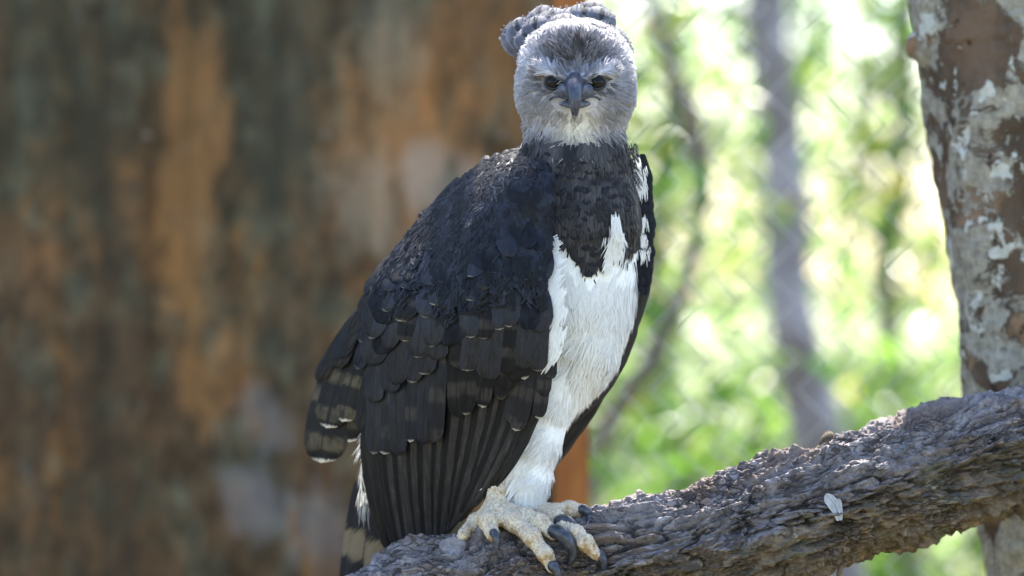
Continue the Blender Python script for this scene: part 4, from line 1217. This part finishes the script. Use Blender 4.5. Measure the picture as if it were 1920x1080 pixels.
# median coverts
rowM = [M_median, M_lesser, M_median, M_brown, M_median]
row([(700, 690), (735, 655), (775, 640), (815, 650), (850, 655), (885, 640), (920, 620), (955, 607), (990, 620), (1025, 600)], 13, 105, 25, rowM, 0.016, 0.023, wdir, jt=8)
row([(702, 640), (735, 605), (770, 588), (810, 600), (850, 580), (890, 575), (930, 560), (965, 555), (1000, 545), (1030, 530)], 13, 95, 25, rowM, 0.018, 0.026, wdir, jt=8)
row([(712, 590), (745, 560), (785, 548), (825, 545), (865, 530), (905, 520), (945, 505), (985, 495), (1022, 480)], 13, 82, 22, [M_lesser, M_median, M_lesser], 0.020, 0.028, wdir, jt=8)
# lesser coverts: small overlapping scales up to the shoulder
for k, yy in enumerate(np.linspace(530, 306, 15)):
    x0 = np.interp(yy + 20, ly, lx) + np.interp(yy, [300, 420, 520], [60, 48, 10]); x1 = np.interp(yy, ry, rx) - 8
    n = max(3, int((x1 - x0) / (19 - 0.4 * k)))
    of = np.interp(yy, [300, 330, 420, 530], [0.006, 0.012, 0.0225, 0.0265])
    xs = np.linspace(x0, x1, 9)
    pts = [(x, min(yy + 20 * np.sin((x - x0) / (x1 - x0) * 3.0) - 0.06 * (x - 900), 560)) for x in xs]
    row(pts, n, 54 - k * 1.5, 15.5 - k * 0.35, [M_lesser, M_lesser, M_median, M_lesser], of - 0.008, of, wdir, sub='lesser_covert', jt=6)
# scapulars along the back outline
M_scap = feather_mat('scapular', (0.006, 0.0068, 0.010), (0.019, 0.0215, 0.032), (0.3, 0.3, 0.34), 0.3, rough=0.42)
for a, b, w_, bd in [((868, 345), (734, 512), 14, -0.02), ((846, 366), (712, 552), 15, -0.02),
                     ((822, 392), (690, 590), 14, -0.02), ((796, 420), (670, 628), 14, -0.02), ((770, 452), (652, 660), 14, -0.02), ((746, 484), (650, 672), 12, -0.02), ((730, 508), (640, 672), 9, -0.02),
                     ((870, 340), (780, 470), 17, -0.02), ((845, 370), (752, 505), 17, -0.02), ((800, 430), (704, 560), 17, -0.02), ((770, 470), (700, 600), 16, -0.02), ((745, 500), (690, 640), 16, -0.03), ((730, 540), (684, 690), 15, -0.03)]:
    feather('scapular_feather', wing, D_near, a, b, w_, M_scap if rng.random() < 0.6 else M_primary, 0.010, 0.019, bend=bd, kind='long', camber=0.004)
# barred tertials sticking out behind
for a, b, w_, bd, m, o1 in [((688, 610), (602, 868), 40, 0.07, M_tertial, 0.002), ((702, 595), (618, 802), 30, 0.05, M_tertial, 0.010), ((702, 555), (606, 715), 13, 0.03, M_primary, 0.016),
                            ((708, 600), (650, 790), 26, 0.04, M_tertial, 0.012), ((714, 610), (684, 806), 19, 0.02, M_primary, 0.010), ((700, 620), (650, 830), 22, 0.05, M_tertial, -0.004), ((716, 550), (642, 690), 15, 0.02, M_primary, 0.018)]:
    feather('tertial_feather', wing, D_near, a, b, w_, m, 0.004, o1, bend=bd, kind='long', camber=0.007)
# tail
tail = [((720, 820), (668, 1180), 30, 0.02, 0.000), ((735, 830), (712, 1190), 32, 0.01, 0.008), ((705, 820), (648, 1170), 22, 0.03, -0.006), ((750, 830), (745, 1190), 32, 0.0, 0.014)]
D_tail = tps([(700, 820, 0.20), (650, 1180, 0.24), (760, 820, 0.19), (760, 1190, 0.22), (700, 1000, 0.215)])
for a, b, w_, bd, o1 in tail:
    feather('tail_feather', eagle, D_tail, a, b, w_, M_tail, o1, o1 + 0.004, bend=bd, kind='long', camber=0.006)

# far wing: only its rim and its folded tip show
fy_ = np.linspace(296, 870, 50)
fl = np.interp(fy_, [296, 330, 400, 500, 600, 690, 790, 870], [1172, 1165, 1165, 1165, 1140, 1075, 1040, 1018]); fr = np.interp(fy_, [296, 340, 450, 560, 620, 690, 790, 870], [1182, 1206, 1211, 1200, 1180, 1128, 1062, 1026])
us = np.linspace(0, 1, 10)
GX = fl[:, None] + (fr - fl)[:, None] * us[None]; GY = np.broadcast_to(fy_[:, None], GX.shape)
front, nrm = surf(D_far, GX, GY, -0.02 * np.clip(np.abs(us * 2 - 1) - 0.6, 0, 1)[None] / 0.4)
back = front - nrm * 0.03
f = grid_faces(50, 10)
rim_i = np.concatenate([np.arange(10), np.arange(1, 50) * 10 + 9, np.arange(8, -1, -1) + 490, np.arange(48, 0, -1) * 10])
rim = np.stack([rim_i, np.roll(rim_i, -1), np.roll(rim_i, -1) + 500, rim_i + 500], -1)
fwing = obj('wing', np.vstack([front.reshape(-1, 3), back.reshape(-1, 3)]), np.vstack([f, f[:, ::-1] + 500, rim]), M_wingskin, eagle)
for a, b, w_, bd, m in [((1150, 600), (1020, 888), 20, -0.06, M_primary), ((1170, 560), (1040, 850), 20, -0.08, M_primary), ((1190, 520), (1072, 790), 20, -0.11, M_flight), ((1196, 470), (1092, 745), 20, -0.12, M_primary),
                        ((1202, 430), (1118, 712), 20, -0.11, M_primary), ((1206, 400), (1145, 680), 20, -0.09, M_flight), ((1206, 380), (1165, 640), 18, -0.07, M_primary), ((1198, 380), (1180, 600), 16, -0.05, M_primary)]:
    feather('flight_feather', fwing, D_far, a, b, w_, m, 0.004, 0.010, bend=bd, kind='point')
for k, yy in enumerate(np.arange(330, 560, 17)):
    cx_ = np.interp(yy, [296, 340, 450, 560], [1180, 1198, 1204, 1196])
    for dx in (-6, 5):
        feather('covert_feather', fwing, D_far, (cx_ + dx - 1, yy - 42), (cx_ + dx + jit(2), yy), 10, M_lesser, 0.010, 0.017, kind='round', camber=0.004)
# ---- bib feathers over the breast, laid on the body itself
_o = Vector((0, -CAMD, ZC))
gx_ = np.arange(930, 1215, 6.0); gy_ = np.arange(225, 770, 6.0)
DG = np.zeros((len(gy_), len(gx_)))
for iy, yy in enumerate(gy_):
    for ix, xx in enumerate(gx_):
        h = bvh_body.ray_cast(_o, (Vector(px3(xx, yy, 0)) - _o).normalized())
        DG[iy, ix] = h[0][1] if h[0] is not None else np.nan
for iy in range(len(gy_)):
    ok = ~np.isnan(DG[iy]); DG[iy] = np.interp(gx_, gx_[ok], DG[iy][ok])
    ddx = np.maximum(0, np.maximum(gx_[ok][0] - gx_, gx_ - gx_[ok][-1])); DG[iy] += 0.0012 * ddx
def D_body(px, py):
    fx = np.clip((np.asarray(px) - gx_[0]) / 6, 0, len(gx_) - 1.001); fy = np.clip((np.asarray(py) - gy_[0]) / 6, 0, len(gy_) - 1.001)
    ix, iy = fx.astype(int), fy.astype(int); fx, fy = fx - ix, fy - iy
    return DG[iy, ix] * (1 - fx) * (1 - fy) + DG[iy, ix + 1] * fx * (1 - fy) + DG[iy + 1, ix] * (1 - fx) * fy + DG[iy + 1, ix + 1] * fx * fy
body_o = [o for o in eagle.children if o.name.startswith('body') and 'plumage' not in o.name][0]
for k, yy in enumerate(np.arange(518, 302, -17)):
    xl = np.interp(yy, [268, 300, 340, 440, 470, 518], [985, 1015, 1036, 1044, 1068, 1098]); xr = np.interp(yy, [268, 330, 400, 470, 490, 518], [1168, 1172, 1184, 1186, 1165, 1112])
    n = max(1, int((xr - xl) / 21))
    for i in range(n):
        x = xl + (xr - xl) * (i + 0.5 + (0.3 if k % 2 else -0.1)) / n + jit(2.5)
        y_ = yy + jit(4) - (0 if yy > 440 else 14 * abs((x - 1105) / 80))
        m = M_bibf
        feather('breast_feather', body_o, D_body, (x + jit(3) - (x - 1100) * 0.08, y_ - (58 if yy > 350 else 42)), (x, y_), 18 + jit(1.5), m, -0.006, 0.006, bend=jit(0.03), camber=0.004)
r_ = np.random.default_rng(66)
ux = r_.uniform(975, 1190, 4200); uy = r_.uniform(268, 505, 4200)
ok = (uy < np.interp(ux, bib_x, bib_y) - 9 + r_.normal(0, 8, len(ux))) & ~((np.abs(ux - 1150) < 12) & (uy > 395))
ux, uy = ux[ok], uy[ok]
Pu, Nu = surf(D_body, ux, uy, np.full(len(ux), 0.0035))
Cu = lerp(np.broadcast_to(np.array([0.014, 0.0135, 0.016]), Pu.shape), np.array([0.075, 0.071, 0.076]), np.clip(0.4 + 0.9 * fbm(Pu * 42, 3, 9), 0, 1) * np.interp(uy, [270, 330, 500], [1, 0.8, 0.45]))
plumes('bib_plumage', Pu, Nu, np.stack([(ux - 1100) * 0.003, 0 * ux, -np.ones(len(ux))], -1), 0.020, 0.0018, Cu, M_dplume, lift=0.12, seed=67, jitter=0.16)
# white tufts hanging over the wing edge and thigh, loose down under the tail
def tuft(name, roots_px, D, dirs, L, W, n, spread, colr, seed, off=0.012):
    r = np.random.default_rng(seed); Pp, Nn, Dd = [], [], []
    for k in range(n):
        i = r.integers(0, len(roots_px)); q = np.array(roots_px[i], float) + r.normal(0, spread, 2)
        p, nr = surf(D, q[0], q[1], np.array(off)); Pp.append(p); Nn.append(nr)
        Dd.append([dirs[i][0] + r.normal(0, 0.18), r.normal(0, 0.1), -dirs[i][1]])
    return plumes(name, np.array(Pp), np.array(Nn), unit(np.array(Dd)), L, W, np.broadcast_to(np.array(colr), (n, 3)), M_plume, lift=0.12, seed=seed, jitter=0.08, nvar=0.04)
tuft('edge_down', [(1042, 462), (1045, 490), (1042, 520), (1048, 545), (1050, 580), (1048, 620), (1040, 655)], D_near, [(-0.7, 0.4), (-0.9, 0.4), (-0.8, 0.7), (-0.6, 0.9), (-0.45, 1), (-0.5, 1), (-0.7, 1)], 0.024, 0.0011, 900, 7, WHITE, 41)
tuft('breast_down', [(1148, 408), (1150, 425), (1146, 442), (1156, 440), (1142, 458), (1152, 462), (1136, 480)], D_body, [(0.0, 1), (0.05, 1), (-0.1, 1), (0.1, 1), (-0.15, 1), (0.0, 1), (-0.2, 1)], 0.026, 0.0010, 380, 3.5, WHITE, 44, 0.010)
tuft('far_wing_down', [(1178, 303), (1182, 316), (1185, 328), (1188, 340), (1190, 352), (1190, 410), (1190, 442), (1191, 470)], D_far, [(0.4, 1), (0.35, 1), (0.3, 1), (0.25, 1), (0.1, 1), (0.1, 1), (0.1, 1), (0.1, 1)], 0.016, 0.0009, 260, 5.0, WHITE, 45, 0.020)
tuft('thigh_down', [(1098, 668), (1092, 690), (1104, 650)], D_body, [(-0.3, 1), (-0.25, 1), (-0.2, 1)], 0.034, 0.0010, 240, 9, WHITE, 42, 0.004)
tuft('undertail_down', [(700, 800), (690, 830), (682, 860), (684, 900), (682, 930), (684, 815)], D_near, [(-0.6, 0.8), (-0.6, 0.9), (-0.3, 1), (-0.1, 1), (-0.15, 1), (-0.8, 0.7)], 0.046, 0.0007, 75, 9, WHITE * 0.55, 43, -0.005)

# ---- crest and crown feathers
M_crest = feather_mat('crest_feather', (0.085, 0.083, 0.098), (0.17, 0.17, 0.20), (0.40, 0.40, 0.44), 0.9, rough=0.7, spec=0.15, streak=0.85)
M_crown = feather_mat('crown_feather', (0.15, 0.14, 0.15), (0.27, 0.26, 0.28), (0.60, 0.60, 0.64), 0.9, rough=0.75, spec=0.15)
def up_feather(name, root, tip, hw, y0, y1, mat, curl=0.02, cup=0.3, bend=0.0, bx=0.0):
    """standing feather: root/tip in photo pixels, y0..y1 depth, the tip curling back over; bx bows it sideways"""
    a, b = px3(root[0], root[1], y0), px3(tip[0], tip[1], y1)
    d = b - a; Ln = np.linalg.norm(d)
    sd = unit(np.cross(d, np.array([0, 1.0, 0]))); nr = unit(np.cross(sd, d)); nr = nr * (-1 if nr[1] > 0 else 1)
    cl = a + d * TT[:, None] + nr * (curl * 4 * TT * (1 - TT))[:, None] + sd * (bx * Ln * 4 * TT * (1 - TT))[:, None]
    w_ = profile('round') * hw * S
    V = cl[:, None] + sd[None, None] * (SSX[None] * w_[:, None])[..., None] - nr[None, None] * (cup * SSX[None] ** 2 * w_[:, None])[..., None]
    uv = np.stack(np.broadcast_arrays((SSX * 0.5 + 0.5)[None], TT[:, None]), -1).reshape(-1, 2)
    for k in range(9):
        tt_ = random.uniform(0.75, 1.0); ss_ = random.choice((-1, 1)) * random.random() ** 0.5
        i_ = np.interp(tt_, TT, np.arange(len(TT))); i0_ = min(int(i_), len(TT) - 2); f_ = i_ - i0_
        wq = np.interp(tt_, TT, w_)
        FR.append((cl[i0_] * (1 - f_) + cl[i0_ + 1] * f_ + sd * ss_ * wq - nr * cup * ss_ ** 2 * wq, nr, unit(d) + sd * ss_ * 0.7 - nr * 0.2, ss_))
    return obj(name, V.reshape(-1, 3), FG, mat, body_o, uv=uv)
FR = []
for root, tip, hw, y0, y1, bx in [((1006, 112), (948, 66), 14, 0.055, 0.065, 0.10), ((1004, 112), (958, 46), 24, 0.045, 0.055, 0.10), ((1010, 104), (972, 36), 25, 0.03, 0.04, 0.12), ((1014, 104), (986, 52), 24, 0.01, 0.02, 0.10),
                              ((1026, 92), (1004, 32), 25, 0.015, 0.02, 0.10), ((1040, 84), (1014, 12), 27, 0.035, 0.05, 0.14), ((1048, 80), (1036, 16), 27, 0.025, 0.035, 0.10), ((1060, 80), (1056, 26), 27, 0.01, 0.015, 0.05),
                              ((1072, 78), (1074, 14), 27, 0.03, 0.04, 0.0), ((1088, 76), (1092, 8), 27, 0.03, 0.04, -0.05), ((1100, 74), (1112, 3), 28, 0.04, 0.045, -0.06), ((1108, 78), (1126, 14), 27, 0.03, 0.035, -0.08),
                              ((1098, 82), (1104, 34), 26, 0.005, 0.01, 0.0), ((1122, 86), (1140, 44), 25, 0.015, 0.02, -0.08), ((1134, 92), (1158, 54), 24, 0.02, 0.03, -0.08), ((1146, 104), (1172, 76), 22, 0.015, 0.025, -0.06), ((1018, 110), (990, 74), 22, -0.005, 0.005, 0.08), ((1062, 82), (1058, 38), 26, -0.008, -0.004, 0.03), ((1080, 84), (1082, 44), 26, -0.015, -0.01, 0.0),
                              ((1044, 92), (1036, 52), 25, -0.012, -0.008, 0.06), ((1120, 96), (1134, 62), 24, -0.008, 0.0, -0.06)]:
    up_feather('crest_feather', root, (tip[0] + (tip[0] - 1068) * 0.05, tip[1] - 1), hw * 1.14, y0, y1, M_crest, curl=0.018, cup=0.26, bx=bx)
FP, FNn, FD = (np.array([q[k] for q in FR]) for k in range(3))
cc_ = lerp(np.broadcast_to(np.array([0.10, 0.10, 0.115]), FP.shape), np.array([0.26, 0.26, 0.30]), np.clip(0.5 + 0.9 * fbm(FP * 60, 3, 8), 0, 1))
plumes('crest_barbs', FP, FNn, unit(FD), 0.0055, 0.0009, cc_, M_plume, lift=0.12, seed=71, jitter=0.1, tipcol=np.array([0.34, 0.34, 0.38]))
# puffed crown: soft rounded plumes over the forehead bulge
P, N = sample_body(1800, lambda P, N: (np.hypot((to_px(P)[0] - 1080) / 78, (to_px(P)[1] - 92) / 48) < 1) & (N[:, 1] < 0.2), 51)
px, py = to_px(P)
D = np.stack([(px - 1080) * 0.012, np.full(len(P), 0.5), np.full(len(P), 0.8)], -1)
plumes('crown_plumage', P, N, unit(D), 0.022, 0.0020, body_colour(P, N), M_plume, lift=0.34, seed=52, jitter=0.10, tipcol=np.array([0.24, 0.23, 0.25]), clump=70, cvar=0.35)
# velvet of fine plumes softening the shoulder
r_ = np.random.default_rng(61)
vx = r_.uniform(720, 1040, 46000); vy = r_.uniform(280, 640, 46000)
vy_n = vy + 45 * fbm(np.stack([vx * 0.02, vy * 0.004, 0 * vx], -1), 2, 3)
ok = (vx > np.interp(vy, ly, lx) + np.interp(vy, [300, 420], [2, 8])) & (vx < np.interp(vy, ry, rx) - 2) & (r_.random(46000) < np.interp(vy_n, [300, 400, 480, 600], [1, 0.95, 0.4, 0.0]))
vx, vy = vx[ok], vy[ok]
Pv, Nv = surf(D_near, vx, vy, np.interp(vy, [284, 310, 400, 520, 640], [0.006, 0.012, 0.024, 0.027, 0.023]))
dv = np.array([wdir(a, b) for a, b in zip(vx, vy)])
Cv = lerp(np.broadcast_to(np.array([0.0035, 0.004, 0.0062]), Pv.shape), np.array([0.019, 0.0215, 0.032]), np.clip(0.30 + 1.1 * fbm(Pv * 55, 3, 5), 0, 1))
plumes('shoulder_plumage', Pv, Nv, np.stack([dv[:, 0], 0 * vx, -dv[:, 1]], -1), np.interp(vy, [290, 420], [0.017, 0.013]), 0.0021, Cv, M_dplume, lift=0.09, nvar=0.14, clump=900, cvar=0.3, seed=62, jitter=0.22, parent=eagle)

# ================================================================== LOOSE FEATHER stuck on the bark
p, nrm = on_branch(1556, 945)
M_downf = feather_mat('grey_down', (0.34, 0.36, 0.42), (0.46, 0.47, 0.52), (0.5, 0.5, 0.55), 0.3, rough=0.8, spec=0.1)
lf = empty('loose_feather', tuple(p), 'small pale down feather stuck to the side of the perch branch', 'feather')
D_lf = lambda px, py: np.full(np.broadcast(px, py).shape, p[1] - 0.006)
feather('vane', lf, D_lf, (1574, 976), (1547, 926), 11, M_downf, 0.0, 0.006, bend=0.10, camber=-0.004, wob=0.35)
feather('vane', lf, D_lf, (1578, 966), (1572, 934), 5, M_downf, 0.004, 0.008, bend=-0.05, camber=-0.002)

for o in list(bpy.data.objects):
    if '_o' in o: del o['_o']
